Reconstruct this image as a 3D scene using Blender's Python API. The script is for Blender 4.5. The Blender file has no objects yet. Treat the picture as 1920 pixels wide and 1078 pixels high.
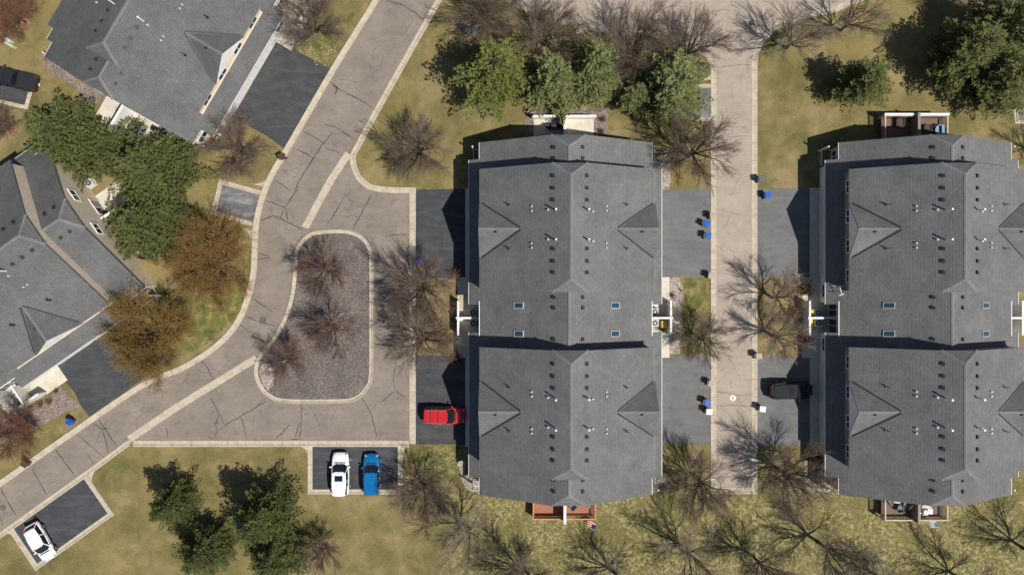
import bpy, bmesh, math, random
from mathutils import Vector, Matrix

SC = bpy.context.scene
COL = SC.collection
PX = 17.0            # photograph pixels per metre at ground level
HC = 88.0            # camera height in metres
R = math.radians
SLOPE = 0.58
SUN_EL, SUN_AZ = R(58.0), R(32.0)


def P(px, py, h=0.0):
    """world x, y of the point at height h seen at photo pixel (px, py)"""
    k = (HC - h) / HC / PX
    return ((px - 960.0) * k, (539.0 - py) * k)


# ------------------------------------------------------------------ mesh builder
class MB:
    def __init__(s):
        s.v, s.f, s.m = [], [], []

    def poly(s, pts, mi=0):
        b = len(s.v)
        s.v.extend([tuple(p) for p in pts])
        s.f.append(list(range(b, b + len(pts))))
        s.m.append(mi)

    def add(s, verts, faces, mi=0):
        b = len(s.v)
        s.v.extend([tuple(p) for p in verts])
        for f in faces:
            s.f.append([b + i for i in f])
            s.m.append(mi)

    def box(s, c, d, rz=0.0, mi=0, taper=1.0, M=None):
        x, y, z = d[0] / 2, d[1] / 2, d[2] / 2
        vs = []
        for sz, t in ((-1, 1.0), (1, taper)):
            for sx, sy in ((-1, -1), (1, -1), (1, 1), (-1, 1)):
                p = Vector((sx * x * t, sy * y * t, sz * z))
                if rz:
                    p = Matrix.Rotation(rz, 3, 'Z') @ p
                if M is not None:
                    p = M @ p
                vs.append((p.x + c[0], p.y + c[1], p.z + c[2]))
        s.add(vs, [(3, 2, 1, 0), (4, 5, 6, 7), (0, 1, 5, 4), (1, 2, 6, 5), (2, 3, 7, 6), (3, 0, 4, 7)], mi)

    def prism(s, pts, z0, z1, mi=0, bottom=True):
        n = len(pts)
        a = sum(pts[i][0] * pts[(i + 1) % n][1] - pts[(i + 1) % n][0] * pts[i][1] for i in range(n))
        if a < 0:
            pts = pts[::-1]
        b = len(s.v)
        s.v.extend([(p[0], p[1], z0) for p in pts] + [(p[0], p[1], z1) for p in pts])
        s.f.append([b + n + i for i in range(n)]); s.m.append(mi)
        if bottom:
            s.f.append([b + n - 1 - i for i in range(n)]); s.m.append(mi)
        for i in range(n):
            j = (i + 1) % n
            s.f.append([b + i, b + j, b + n + j, b + n + i]); s.m.append(mi)

    def tube(s, pts, rad, n=6, mi=0, caps=True):
        pts = [Vector(p) for p in pts]
        b = len(s.v)
        up = Vector((0, 0, 1))
        for i, p in enumerate(pts):
            d = (pts[min(i + 1, len(pts) - 1)] - pts[max(i - 1, 0)])
            if d.length < 1e-9:
                d = Vector((0, 0, 1))
            d.normalize()
            a = d.cross(up)
            if a.length < 1e-3:
                a = d.cross(Vector((1, 0, 0)))
            a.normalize()
            c = d.cross(a)
            r = rad[i] if isinstance(rad, (list, tuple)) else rad
            for k in range(n):
                t = 2 * math.pi * k / n
                q = p + a * (r * math.cos(t)) + c * (r * math.sin(t))
                s.v.append((q.x, q.y, q.z))
        for i in range(len(pts) - 1):
            for k in range(n):
                k2 = (k + 1) % n
                s.f.append([b + i * n + k, b + i * n + k2, b + (i + 1) * n + k2, b + (i + 1) * n + k]); s.m.append(mi)
        if caps:
            s.f.append([b + k for k in range(n)][::-1]); s.m.append(mi)
            e = b + (len(pts) - 1) * n
            s.f.append([e + k for k in range(n)]); s.m.append(mi)

    def cyl(s, c, r, h, n=16, mi=0, r2=None, axis='Z'):
        ax = {'X': Vector((1, 0, 0)), 'Y': Vector((0, 1, 0)), 'Z': Vector((0, 0, 1))}[axis]
        c = Vector(c)
        s.tube([c - ax * h / 2, c + ax * h / 2], [r, r if r2 is None else r2], n, mi)

    def build(s, name, mats, parent=None, smooth=False, loc=None, rot=None):
        o = bpy.data.objects.new(name, s.mesh(name, mats, smooth))
        COL.objects.link(o)
        if parent is not None:
            o.parent = parent
        if loc is not None:
            o.location = loc
        if rot is not None:
            o.rotation_euler = rot
        return o

    def mesh(s, name, mats, smooth=False):
        me = bpy.data.meshes.new(name)
        me.from_pydata(s.v, [], s.f)
        if not isinstance(mats, (list, tuple)):
            mats = [mats]
        for m in mats:
            me.materials.append(m)
        me.polygons.foreach_set('material_index', s.m)
        if smooth:
            me.polygons.foreach_set('use_smooth', [True] * len(s.f))
        uv = me.uv_layers.new(name='UVMap')
        vs = me.vertices
        buf = [0.0] * (2 * len(me.loops))
        if len(s.f) < 20000:
            for p in me.polygons:
                n = p.normal
                if abs(n.z) > 0.999:
                    t, q = Vector((1, 0, 0)), Vector((0, 1, 0))
                else:
                    t = Vector((0, 0, 1)).cross(n).normalized()
                    q = n.cross(t)
                for li in p.loop_indices:
                    co = vs[me.loops[li].vertex_index].co
                    buf[2 * li] = co.dot(t)
                    buf[2 * li + 1] = co.dot(q)
            uv.data.foreach_set('uv', buf)
        me.update()
        return me


def share(name, me, parent, loc=(0, 0, 0), rot=(0, 0, 0), scale=(1, 1, 1)):
    o = bpy.data.objects.new(name, me)
    COL.objects.link(o)
    o.parent = parent
    o.location = loc
    o.rotation_euler = rot
    o.scale = scale
    return o


def thing(name, label, cat, loc=(0, 0, 0), rz=0.0, group=None):
    o = bpy.data.objects.new(name, None)
    o.empty_display_size = 0.3
    COL.objects.link(o)
    o.location = loc
    o.rotation_euler = (0, 0, rz)
    tag(o, label, cat, group)
    return o


def tag(o, label=None, cat=None, group=None, kind=None):
    if label: o['label'] = label
    if cat: o['category'] = cat
    if group: o['group'] = group
    if kind: o['kind'] = kind
    return o


KIDS = {}


def copy_tree(o, parent=None):
    c = o.copy()
    COL.objects.link(c)
    if parent is not None:
        c.parent = parent
    for ch in list(o.children):
        copy_tree(ch, c)
    return c


# ------------------------------------------------------------------ materials
MAT = {}


class NT:
    def __init__(s, name):
        s.mat = bpy.data.materials.new(name)
        s.mat.use_nodes = True
        s.t = s.mat.node_tree
        s.t.nodes.clear()
        s.out = s.t.nodes.new('ShaderNodeOutputMaterial')
        s.bsdf = s.t.nodes.new('ShaderNodeBsdfPrincipled')
        s.t.links.new(s.bsdf.outputs[0], s.out.inputs[0])
        MAT[name] = s.mat

    def n(s, kind, **kw):
        nd = s.t.nodes.new(kind)
        for k, v in kw.items():
            setattr(nd, k, v)
        return nd

    def l(s, a, b):
        s.t.links.new(a, b)

    def coord(s, which='Object', scale=None):
        c = s.n('ShaderNodeTexCoord').outputs[which]
        if scale is not None:
            m = s.n('ShaderNodeMapping')
            m.inputs['Scale'].default_value = scale
            s.l(c, m.inputs['Vector'])
            c = m.outputs[0]
        return c

    def noise(s, vec, scale, detail=4.0, rough=0.55, dist=0.0):
        nd = s.n('ShaderNodeTexNoise')
        nd.inputs['Scale'].default_value = scale
        nd.inputs['Detail'].default_value = detail
        nd.inputs['Roughness'].default_value = rough
        nd.inputs['Distortion'].default_value = dist
        if vec is not None:
            s.l(vec, nd.inputs['Vector'])
        return nd.outputs['Fac']

    def ramp(s, fac, stops):
        r = s.n('ShaderNodeValToRGB')
        e = r.color_ramp.elements
        while len(e) > len(stops):
            e.remove(e[-1])
        while len(e) < len(stops):
            e.new(0.5)
        for el, (p, c) in zip(e, stops):
            el.position = p
            el.color = (c[0], c[1], c[2], 1.0) if not isinstance(c, (int, float)) else (c, c, c, 1.0)
        s.l(fac, r.inputs[0])
        return r.outputs[0]

    def mix(s, fac, a, b, mode='MIX'):
        m = s.n('ShaderNodeMix', data_type='RGBA', blend_type=mode)
        for sock, val in ((m.inputs['Factor'], fac), (m.inputs[6], a), (m.inputs[7], b)):
            if isinstance(val, (int, float)):
                sock.default_value = val
            elif isinstance(val, (tuple, list)):
                sock.default_value = (val[0], val[1], val[2], 1.0)
            else:
                s.l(val, sock)
        return m.outputs[2]

    def bump(s, h, strength=0.3, dist=0.02):
        b = s.n('ShaderNodeBump')
        b.inputs['Strength'].default_value = strength
        b.inputs['Distance'].default_value = dist
        s.l(h, b.inputs['Height'])
        s.l(b.outputs[0], s.bsdf.inputs['Normal'])

    def color(s, c):
        if isinstance(c, (tuple, list)):
            s.bsdf.inputs['Base Color'].default_value = (c[0], c[1], c[2], 1.0)
        else:
            s.l(c, s.bsdf.inputs['Base Color'])

    def set(s, rough=0.8, metal=0.0, spec=0.3, coat=0.0):
        s.bsdf.inputs['Roughness'].default_value = rough
        s.bsdf.inputs['Metallic'].default_value = metal
        s.bsdf.inputs['Specular IOR Level'].default_value = spec
        s.bsdf.inputs['Coat Weight'].default_value = coat
        s.bsdf.inputs['Coat Roughness'].default_value = 0.06


def sc3(c, k):
    return (c[0] * k, c[1] * k, c[2] * k)


def simple(name, c, rough=0.6, metal=0.0, spec=0.35, var=0.12, scale=6.0, coat=0.0):
    m = NT(name)
    f = m.noise(m.coord(), scale, 5.0)
    m.color(m.ramp(f, [(0.3, sc3(c, 1 - var)), (0.7, sc3(c, 1 + var))]))
    m.set(rough, metal, spec, coat)
    return m.mat


def asphalt(name, c, stain=0.25, fine=0.35, blot=None):
    m = NT(name)
    co = m.coord()
    big = m.noise(co, 0.35, 5.0, 0.6)
    mid = m.noise(co, 2.2, 5.0, 0.65)
    fin = m.noise(co, 28.0, 3.0, 0.8)
    a = m.ramp(big, [(0.3, sc3(c, 1 - stain)), (0.7, sc3(c, 1 + stain))])
    a = m.mix(0.55, a, m.ramp(mid, [(0.3, 1 - stain * 0.8), (0.7, 1 + stain * 0.6)]), 'MULTIPLY')
    a = m.mix(0.9, a, m.ramp(fin, [(0.25, 1 - fine), (0.5, 1.0), (0.78, 1 + fine)]), 'MULTIPLY')
    if blot:
        st = m.noise(m.coord('Object', (0.5, 1.6, 1)), 0.9, 6.0, 0.62, 0.6)
        a = m.mix(m.ramp(st, [(0.46, 0.0), (0.64, blot[1])]), a, blot[0])
    oil = m.noise(co, 1.1, 3.0, 0.5, 0.3)
    a = m.mix(1.0, a, m.ramp(oil, [(0.60, 1.0), (0.70, 0.80)]), 'MULTIPLY')
    wear = m.noise(m.coord('Object', (0.25, 1.0, 1.0)), 1.7, 6.0, 0.75)
    a = m.mix(1.0, a, m.ramp(wear, [(0.35, 0.93), (0.5, 1.0), (0.66, 1.10)]), 'MULTIPLY')
    speck = m.noise(co, 7.0, 2.0, 0.9)
    a = m.mix(m.ramp(speck, [(0.70, 0.0), (0.76, 0.5)]), a, (0.30, 0.27, 0.22))
    m.color(a)
    m.bump(fin, 0.35, 0.01)
    m.set(0.9, 0, 0.2)
    return m.mat


def gravel(name, cols, scale=9.0):
    m = NT(name)
    co = m.coord()
    v = m.n('ShaderNodeTexVoronoi')
    v.inputs['Scale'].default_value = scale
    m.l(co, v.inputs['Vector'])
    sep = m.n('ShaderNodeSeparateColor')
    m.l(v.outputs['Color'], sep.inputs[0])
    n = len(cols)
    a = m.ramp(sep.outputs[0], [(0.08 + 0.84 * i / (n - 1), c) for i, c in enumerate(cols)])
    edge = m.ramp(v.outputs['Distance'], [(0.0, 1.05), (0.45, 0.8), (0.8, 0.35)])
    a = m.mix(0.8, a, edge, 'MULTIPLY')
    big = m.noise(co, 0.5, 4.0, 0.6)
    a = m.mix(1.0, a, m.ramp(big, [(0.3, 0.75), (0.7, 1.2)]), 'MULTIPLY')
    m.color(a)
    inv = m.n('ShaderNodeMath', operation='SUBTRACT')
    inv.inputs[0].default_value = 1.0
    m.l(v.outputs['Distance'], inv.inputs[1])
    m.bump(inv.outputs[0], 0.8, 0.05)
    m.set(0.9, 0, 0.2)
    return m.mat


def make_materials():
    # lawn: dry straw, olive and fresh green in patches of several sizes
    m = NT('lawn_grass')
    co = m.coord()
    n0 = m.noise(co, 0.055, 4.0, 0.6, 0.4)
    n1 = m.noise(co, 0.28, 5.0, 0.62, 0.3)
    n2 = m.noise(co, 1.6, 5.0, 0.68)
    n3 = m.noise(co, 9.0, 4.0, 0.75)
    n4 = m.noise(co, 36.0, 2.0, 0.8)
    base = m.ramp(n1, [(0.36, (0.125, 0.112, 0.040)), (0.50, (0.195, 0.160, 0.066)), (0.63, (0.285, 0.218, 0.110))])
    base = m.mix(m.ramp(n0, [(0.42, 0.0), (0.60, 0.65)]), base, (0.275, 0.208, 0.088))
    grn = m.mix(n3, (0.066, 0.080, 0.022), (0.155, 0.145, 0.048))
    base = m.mix(m.ramp(m.noise(co, 0.5, 6.0, 0.7, 0.5), [(0.46, 0.0), (0.66, 0.62)]), base, grn)
    straw = m.ramp(n3, [(0.56, 0.0), (0.75, 0.65)])
    base = m.mix(straw, base, (0.36, 0.29, 0.15))
    # leaf litter and rank tufts under the trees of the lower right lawn
    sx = m.n('ShaderNodeSeparateXYZ'); m.l(co, sx.inputs[0])
    mr = m.n('ShaderNodeMapRange'); mr.inputs[1].default_value = -19.5; mr.inputs[2].default_value = -23.0; m.l(sx.outputs[1], mr.inputs[0])
    mx = m.n('ShaderNodeMapRange'); mx.inputs[1].default_value = -11.0; mx.inputs[2].default_value = -4.0; m.l(sx.outputs[0], mx.inputs[0])
    mm = m.n('ShaderNodeMath', operation='MULTIPLY'); m.l(mr.outputs[0], mm.inputs[0]); m.l(mx.outputs[0], mm.inputs[1])
    tft = m.noise(co, 2.6, 5.0, 0.7, 0.8)
    lit = m.ramp(tft, [(0.38, (0.085, 0.095, 0.028)), (0.50, (0.20, 0.175, 0.065)), (0.62, (0.42, 0.34, 0.20))])
    mk = m.mix(1.0, m.ramp(n1, [(0.38, 0.25), (0.58, 0.9)]), mm.outputs[0], 'MULTIPLY')
    base = m.mix(mk, base, lit)
    base = m.mix(0.9, base, m.ramp(n3, [(0.25, 0.62), (0.55, 1.05), (0.8, 1.25)]), 'MULTIPLY')
    base = m.mix(0.85, base, m.ramp(n4, [(0.2, 0.6), (0.5, 1.0), (0.8, 1.35)]), 'MULTIPLY')
    m.color(base)
    m.bump(n3, 0.6, 0.08)
    m.set(0.95, 0, 0.1)

    m = NT('green_grass')
    co = m.coord()
    n2 = m.noise(co, 1.1, 5.0, 0.68)
    n3 = m.noise(co, 7.0, 4.0, 0.75)
    n4 = m.noise(co, 30.0, 2.0, 0.8)
    a = m.ramp(n2, [(0.34, (0.070, 0.088, 0.024)), (0.50, (0.150, 0.142, 0.046)), (0.64, (0.28, 0.22, 0.095))])
    a = m.mix(m.ramp(n3, [(0.55, 0.0), (0.75, 0.5)]), a, (0.3, 0.25, 0.12))
    a = m.mix(0.9, a, m.ramp(n4, [(0.2, 0.55), (0.5, 1.0), (0.8, 1.4)]), 'MULTIPLY')
    m.color(a)
    m.bump(n3, 0.6, 0.08)
    m.set(0.95, 0, 0.1)

    m = NT('straw_mulch')
    co = m.coord()
    n2 = m.noise(co, 0.9, 5.0, 0.6)
    n3 = m.noise(co, 8.0, 5.0, 0.75)
    a = m.ramp(n2, [(0.3, (0.10, 0.085, 0.035)), (0.5, (0.20, 0.15, 0.075)), (0.7, (0.32, 0.235, 0.13))])
    a = m.mix(0.95, a, m.ramp(n3, [(0.25, 0.5), (0.5, 1.0), (0.78, 1.6)]), 'MULTIPLY')
    m.color(a)
    m.bump(n3, 0.7, 0.06)
    m.set(0.95, 0, 0.1)

    simple('red_mulch', (0.36, 0.17, 0.09), 0.95, var=0.35, scale=9)
    asphalt('road_asphalt', (0.235, 0.199, 0.162), 0.15, 0.36)
    asphalt('lane_asphalt', (0.365, 0.305, 0.246), 0.09, 0.24)
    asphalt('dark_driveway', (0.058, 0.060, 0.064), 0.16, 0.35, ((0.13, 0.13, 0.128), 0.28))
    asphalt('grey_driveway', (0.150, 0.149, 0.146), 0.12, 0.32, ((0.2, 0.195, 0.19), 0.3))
    asphalt('worn_driveway', (0.13, 0.13, 0.132), 0.35, 0.25, ((0.30, 0.28, 0.25), 0.75))
    simple('crack_seal', (0.045, 0.042, 0.042), 0.7)
    simple('joint_dark', (0.2, 0.165, 0.125), 0.9)
    m = NT('concrete')
    co = m.coord()
    f = m.noise(co, 1.4, 5.0, 0.65)
    g = m.noise(co, 18.0, 3.0, 0.7)
    a = m.ramp(f, [(0.3, (0.40, 0.335, 0.25)), (0.7, (0.56, 0.485, 0.375))])
    a = m.mix(0.7, a, m.ramp(g, [(0.25, 0.8), (0.75, 1.15)]), 'MULTIPLY')
    m.color(a); m.bump(g, 0.2, 0.01); m.set(0.85, 0, 0.25)
    m = NT('pale_concrete')
    co = m.coord()
    f = m.noise(co, 1.0, 5.0, 0.65)
    a = m.ramp(f, [(0.3, (0.50, 0.45, 0.36)), (0.7, (0.66, 0.61, 0.51))])
    m.color(a); m.set(0.85, 0, 0.25)
    gravel('island_gravel', [(0.13, 0.106, 0.092), (0.205, 0.170, 0.148), (0.235, 0.198, 0.172), (0.17, 0.14, 0.12), (0.36, 0.31, 0.275)], 13.0)
    gravel('pale_rock', [(0.28, 0.22, 0.18), (0.5, 0.42, 0.36), (0.38, 0.3, 0.24), (0.60, 0.53, 0.46)], 8.0)
    gravel('pink_rock', [(0.20, 0.15, 0.125), (0.33, 0.255, 0.215), (0.27, 0.21, 0.18), (0.42, 0.35, 0.30)], 9.0)

    # shingles: rows along the eave, tabs of uneven grey
    for nm, k in (('shingle', 1.0), ('shingle_cap', 1.22), ('dark_shingle', 0.84)):
        m = NT(nm)
        uv = m.coord('UV')
        b = m.n('ShaderNodeTexBrick')
        b.offset = 0.5
        b.inputs['Scale'].default_value = 1.0
        b.inputs['Brick Width'].default_value = 0.30
        b.inputs['Row Height'].default_value = 0.25
        b.inputs['Mortar Size'].default_value = 0.022
        b.inputs['Mortar Smooth'].default_value = 0.5
        b.inputs['Bias'].default_value = 0.0
        b.inputs['Color1'].default_value = (0.136 * k, 0.135 * k, 0.133 * k, 1)
        b.inputs['Color2'].default_value = (0.160 * k, 0.159 * k, 0.156 * k, 1)
        b.inputs['Mortar'].default_value = (0.124 * k, 0.121 * k, 0.117 * k, 1)
        m.l(uv, b.inputs['Vector'])
        nz = m.noise(uv, 14.0, 4.0, 0.8)
        oi = m.n('ShaderNodeObjectInfo'); om = m.n('ShaderNodeVectorMath', operation='MULTIPLY_ADD')
        m.l(oi.outputs['Location'], om.inputs[0]); om.inputs[1].default_value = (1.7, 1.7, 1.7); m.l(m.coord('Object'), om.inputs[2])
        bg = m.noise(om.outputs[0], 0.35, 6.0, 0.7, 0.4)
        sp = m.noise(uv, 3.2, 4.0, 0.75)
        a = m.mix(0.9, b.outputs['Color'], m.ramp(nz, [(0.22, 0.55), (0.5, 1.0), (0.78, 1.6)]), 'MULTIPLY')
        a = m.mix(1.0, a, m.ramp(bg, [(0.32, 0.84), (0.5, 1.0), (0.68, 1.18)]), 'MULTIPLY')
        a = m.mix(0.35, a, m.ramp(sp, [(0.25, 0.7), (0.75, 1.3)]), 'MULTIPLY')
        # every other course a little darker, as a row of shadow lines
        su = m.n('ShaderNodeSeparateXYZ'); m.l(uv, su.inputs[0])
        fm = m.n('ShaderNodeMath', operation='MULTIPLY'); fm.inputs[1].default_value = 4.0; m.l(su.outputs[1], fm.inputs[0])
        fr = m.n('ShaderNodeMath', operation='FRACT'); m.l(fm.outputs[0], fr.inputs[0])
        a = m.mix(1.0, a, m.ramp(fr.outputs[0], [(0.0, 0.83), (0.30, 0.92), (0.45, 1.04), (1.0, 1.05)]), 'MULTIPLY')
        m.color(a)
        m.bump(b.outputs['Fac'], -0.5, 0.02)
        m.set(0.92, 0, 0.2)
    # lap siding
    for nm, c in (('tan_siding', (0.27, 0.225, 0.19)), ('cream_siding', (0.80, 0.655, 0.49)), ('brown_siding', (0.16, 0.125, 0.105)), ('white_siding', (0.80, 0.78, 0.74))):
        m = NT(nm)
        sx = m.n('ShaderNodeSeparateXYZ')
        m.l(m.coord('Object'), sx.inputs[0])
        w = m.n('ShaderNodeMath', operation='FRACT')
        mu = m.n('ShaderNodeMath', operation='MULTIPLY')
        mu.inputs[1].default_value = 4.2
        m.l(sx.outputs[2], mu.inputs[0]); m.l(mu.outputs[0], w.inputs[0])
        a = m.mix(1.0, m.ramp(m.noise(m.coord(), 1.3, 4.0), [(0.3, sc3(c, 0.92)), (0.7, sc3(c, 1.08))]),
                  m.ramp(w.outputs[0], [(0.0, 0.6), (0.14, 0.95), (1.0, 1.05)]), 'MULTIPLY')
        m.color(a); m.set(0.7, 0, 0.3)
    simple('white_trim', (0.80, 0.785, 0.755), 0.5, var=0.04)
    simple('white_vinyl', (0.78, 0.75, 0.71), 0.5, var=0.06, scale=2)
    simple('garage_panel', (0.66, 0.64, 0.60), 0.5, var=0.04)
    simple('dark_metal', (0.022, 0.022, 0.024), 0.5, var=0.2)
    simple('vent_grey', (0.028, 0.028, 0.03), 0.6, var=0.15)
    simple('valley_metal', (0.03, 0.03, 0.033), 0.6, var=0.2)
    simple('white_metal', (0.82, 0.82, 0.82), 0.35, var=0.03)
    simple('grey_metal', (0.42, 0.43, 0.44), 0.4, 0.3, var=0.08)
    simple('light_grey', (0.55, 0.55, 0.53), 0.5, var=0.06)
    m = NT('window_glass'); m.color(m.mix(m.noise(m.coord(), 1.5), (0.012, 0.017, 0.024), (0.03, 0.04, 0.05))); m.set(0.06, 0, 0.6)
    m = NT('skylight_glass'); m.color(m.mix(m.noise(m.coord(), 1.5), (0.02, 0.05, 0.075), (0.035, 0.075, 0.105))); m.set(0.08, 0, 0.6)
    # deck boards
    for nm, c in (('red_deck', (0.34, 0.14, 0.08)), ('brown_deck', (0.17, 0.115, 0.085)), ('tan_deck', (0.42, 0.33, 0.24)), ('cedar_rail', (0.50, 0.24, 0.12)), ('tan_rail', (0.5, 0.40, 0.30))):
        m = NT(nm)
        sx = m.n('ShaderNodeSeparateXYZ')
        m.l(m.coord('Object'), sx.inputs[0])
        w = m.n('ShaderNodeMath', operation='FRACT'); mu = m.n('ShaderNodeMath', operation='MULTIPLY')
        mu.inputs[1].default_value = 5.5 if nm.endswith('deck') else 0.0
        m.l(sx.outputs[1], mu.inputs[0]); m.l(mu.outputs[0], w.inputs[0])
        a = m.mix(1.0, m.ramp(m.noise(m.coord('Object', (0.6, 6, 6)), 2.0, 4.0), [(0.3, sc3(c, 0.8)), (0.7, sc3(c, 1.2))]),
                  m.ramp(w.outputs[0], [(0.0, 0.35 if nm.endswith('deck') else 1.0), (0.12, 1.0)]), 'MULTIPLY')
        m.color(a); m.set(0.75, 0, 0.3)
    # bark and twigs
    for nm, c in (('grey_bark', (0.105, 0.085, 0.070)), ('dark_bark', (0.060, 0.047, 0.040))):
        m = NT(nm)
        a = m.ramp(m.noise(m.coord('Object', (6, 6, 1.2)), 3.0, 6.0, 0.7), [(0.3, sc3(c, 0.55)), (0.7, sc3(c, 1.45))])
        m.color(a); m.set(0.95, 0, 0.15)
    for nm, c, d in (('brown_twig', (0.135, 0.095, 0.068), (0.20, 0.150, 0.115)), ('red_twig', (0.12, 0.075, 0.060), (0.20, 0.125, 0.10)),
                     ('grey_twig', (0.175, 0.135, 0.105), (0.27, 0.22, 0.175)), ('amber_twig', (0.15, 0.08, 0.030), (0.25, 0.135, 0.05))):
        m = NT(nm)
        m.color(m.mix(m.ramp(m.noise(m.coord(), 0.9, 4.0), [(0.35, 0.0), (0.65, 1.0)]), c, d)); m.set(0.9, 0, 0.15)
    for nm, c, d, e in (('dark_needles', (0.042, 0.056, 0.016), (0.150, 0.158, 0.048), (0.090, 0.106, 0.030)),
                        ('bright_needles', (0.085, 0.105, 0.024), (0.215, 0.225, 0.062), (0.150, 0.165, 0.040)),
                        ('moss_needles', (0.075, 0.088, 0.026), (0.205, 0.205, 0.068), (0.130, 0.142, 0.044)),
                        ('sage_needles', (0.11, 0.13, 0.042), (0.27, 0.28, 0.105), (0.18, 0.20, 0.07)),
                        ('amber_buds', (0.135, 0.075, 0.022), (0.275, 0.165, 0.058), (0.19, 0.125, 0.038)),
                        ('olive_buds', (0.125, 0.080, 0.018), (0.29, 0.180, 0.048), (0.185, 0.138, 0.032)),
                        ('red_buds', (0.15, 0.085, 0.06), (0.25, 0.145, 0.105), (0.19, 0.11, 0.08)),
                        ('russet_leaves', (0.13, 0.055, 0.03), (0.32, 0.155, 0.08), (0.21, 0.10, 0.05)),
                        ('shrub_leaves', (0.055, 0.06, 0.02), (0.14, 0.13, 0.05), (0.09, 0.09, 0.03))):
        m = NT(nm)
        a = m.mix(m.ramp(m.noise(m.coord(), 1.3, 4.0, 0.6), [(0.35, 0.0), (0.65, 1.0)]), c, d)
        a = m.mix(m.noise(m.coord(), 7.0, 2.0), a, e)
        m.color(a); m.set(0.75, 0, 0.2)
    # vehicles and small things
    for nm, c in (('red_paint', (0.52, 0.016, 0.020)), ('white_paint', (0.80, 0.80, 0.80)), ('blue_paint', (0.006, 0.135, 0.34)),
                  ('black_paint', (0.022, 0.024, 0.027)), ('charcoal_paint', (0.03, 0.031, 0.034))):
        m = NT(nm)
        m.color(m.ramp(m.noise(m.coord(), 2.0, 3.0), [(0.3, sc3(c, 0.94)), (0.7, sc3(c, 1.05))]))
        m.set(0.12 if 'bl' in nm[:3] or nm[0] == 'c' else 0.2, 0.0, 0.5 if nm[0] in 'rwb' and nm != 'black_paint' else 0.25, 0.5 if nm not in ('black_paint', 'charcoal_paint') else 0.12)
    m = NT('car_glass'); m.color((0.010, 0.014, 0.017)); m.set(0.05, 0, 0.7)
    simple('rubber', (0.018, 0.018, 0.018), 0.85)
    simple('rim_alloy', (0.45, 0.45, 0.46), 0.3, 0.7, var=0.05)
    simple('black_plastic', (0.02, 0.02, 0.022), 0.6)
    simple('chrome_trim', (0.62, 0.62, 0.63), 0.25, 0.8, var=0.03)
    m = NT('tail_lamp'); m.color((0.35, 0.01, 0.012)); m.set(0.2, 0, 0.5)
    m = NT('head_lamp'); m.color((0.32, 0.34, 0.36)); m.set(0.12, 0, 0.6)
    simple('bin_blue', (0.006, 0.085, 0.42), 0.45, var=0.1)
    simple('bin_brown', (0.075, 0.045, 0.032), 0.55, var=0.15)
    simple('bin_tan', (0.40, 0.32, 0.26), 0.55, var=0.08)
    simple('bin_white', (0.70, 0.71, 0.70), 0.45, var=0.05)
    simple('bin_slate', (0.10, 0.115, 0.125), 0.5, var=0.1)
    simple('bin_navy', (0.02, 0.03, 0.06), 0.5, var=0.1)
    simple('yellow_plastic', (0.62, 0.46, 0.03), 0.5, var=0.08)
    simple('utility_green', (0.16, 0.27, 0.20), 0.5, var=0.08)
    simple('pale_green', (0.42, 0.50, 0.33), 0.5, var=0.08)
    simple('cover_white', (0.80, 0.80, 0.78), 0.7, var=0.05)
    simple('cover_iron', (0.10, 0.085, 0.075), 0.7, var=0.2)
    simple('chair_brown', (0.075, 0.045, 0.035), 0.7, var=0.2)
    simple('chair_grey', (0.16, 0.165, 0.165), 0.7, var=0.15)
    simple('cushion_cream', (0.62, 0.52, 0.44), 0.8, var=0.08)
    simple('cover_cloth', (0.030, 0.032, 0.034), 0.8, var=0.2)
    simple('pale_cloth', (0.52, 0.56, 0.56), 0.7, var=0.1)
    simple('table_blue', (0.20, 0.32, 0.42), 0.3, var=0.1)
    simple('patio_rug', (0.16, 0.16, 0.14), 0.9, var=0.2)
    simple('terracotta', (0.36, 0.15, 0.075), 0.8)
    simple('flag_red', (0.45, 0.03, 0.035), 0.8); simple('flag_white', (0.78, 0.77, 0.76), 0.8); simple('flag_navy', (0.025, 0.03, 0.10), 0.8)
    simple('steel_blue', (0.12, 0.22, 0.26), 0.5)
    simple('petal_white', (0.62, 0.60, 0.34), 0.8)


make_materials()
# ------------------------------------------------------------------ the setting
def smooth(pts, n=6, closed=False):
    out = []
    N = len(pts)
    rng = range(N if closed else N - 1)
    for i in rng:
        p0 = pts[(i - 1) % N] if (closed or i > 0) else pts[0]
        p1, p2 = pts[i], pts[(i + 1) % N]
        p3 = pts[(i + 2) % N] if (closed or i + 2 < N) else pts[-1]
        for j in range(n):
            t = j / n
            out.append(tuple(0.5 * (2 * p1[k] + (p2[k] - p0[k]) * t + (2 * p0[k] - 5 * p1[k] + 4 * p2[k] - p3[k]) * t * t
                                    + (3 * p1[k] - p0[k] - 3 * p2[k] + p3[k]) * t ** 3) for k in (0, 1)))
    if not closed:
        out.append(tuple(pts[-1]))
    return out


def W(pts):
    return [P(x, y) for x, y in pts]


def offset(pts, d, closed=False):
    N = len(pts)
    out = []
    for i in range(N):
        a = Vector(pts[(i - 1) % N] if (closed or i > 0) else pts[i])
        b = Vector(pts[(i + 1) % N] if (closed or i < N - 1) else pts[i])
        p = Vector(pts[i])
        d1 = (p - a); d2 = (b - p)
        if d1.length < 1e-6: d1 = d2
        if d2.length < 1e-6: d2 = d1
        d1.normalize(); d2.normalize()
        n1 = Vector((-d1.y, d1.x)); n2 = Vector((-d2.y, d2.x))
        m = (n1 + n2)
        m = m.normalized() if m.length > 1e-4 else n1
        c = max(0.45, m.dot(n1))
        q = p + m * (d / c)
        out.append((q.x, q.y))
    return out


def structure(name, o, label):
    return tag(o, label, kind='structure')


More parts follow.
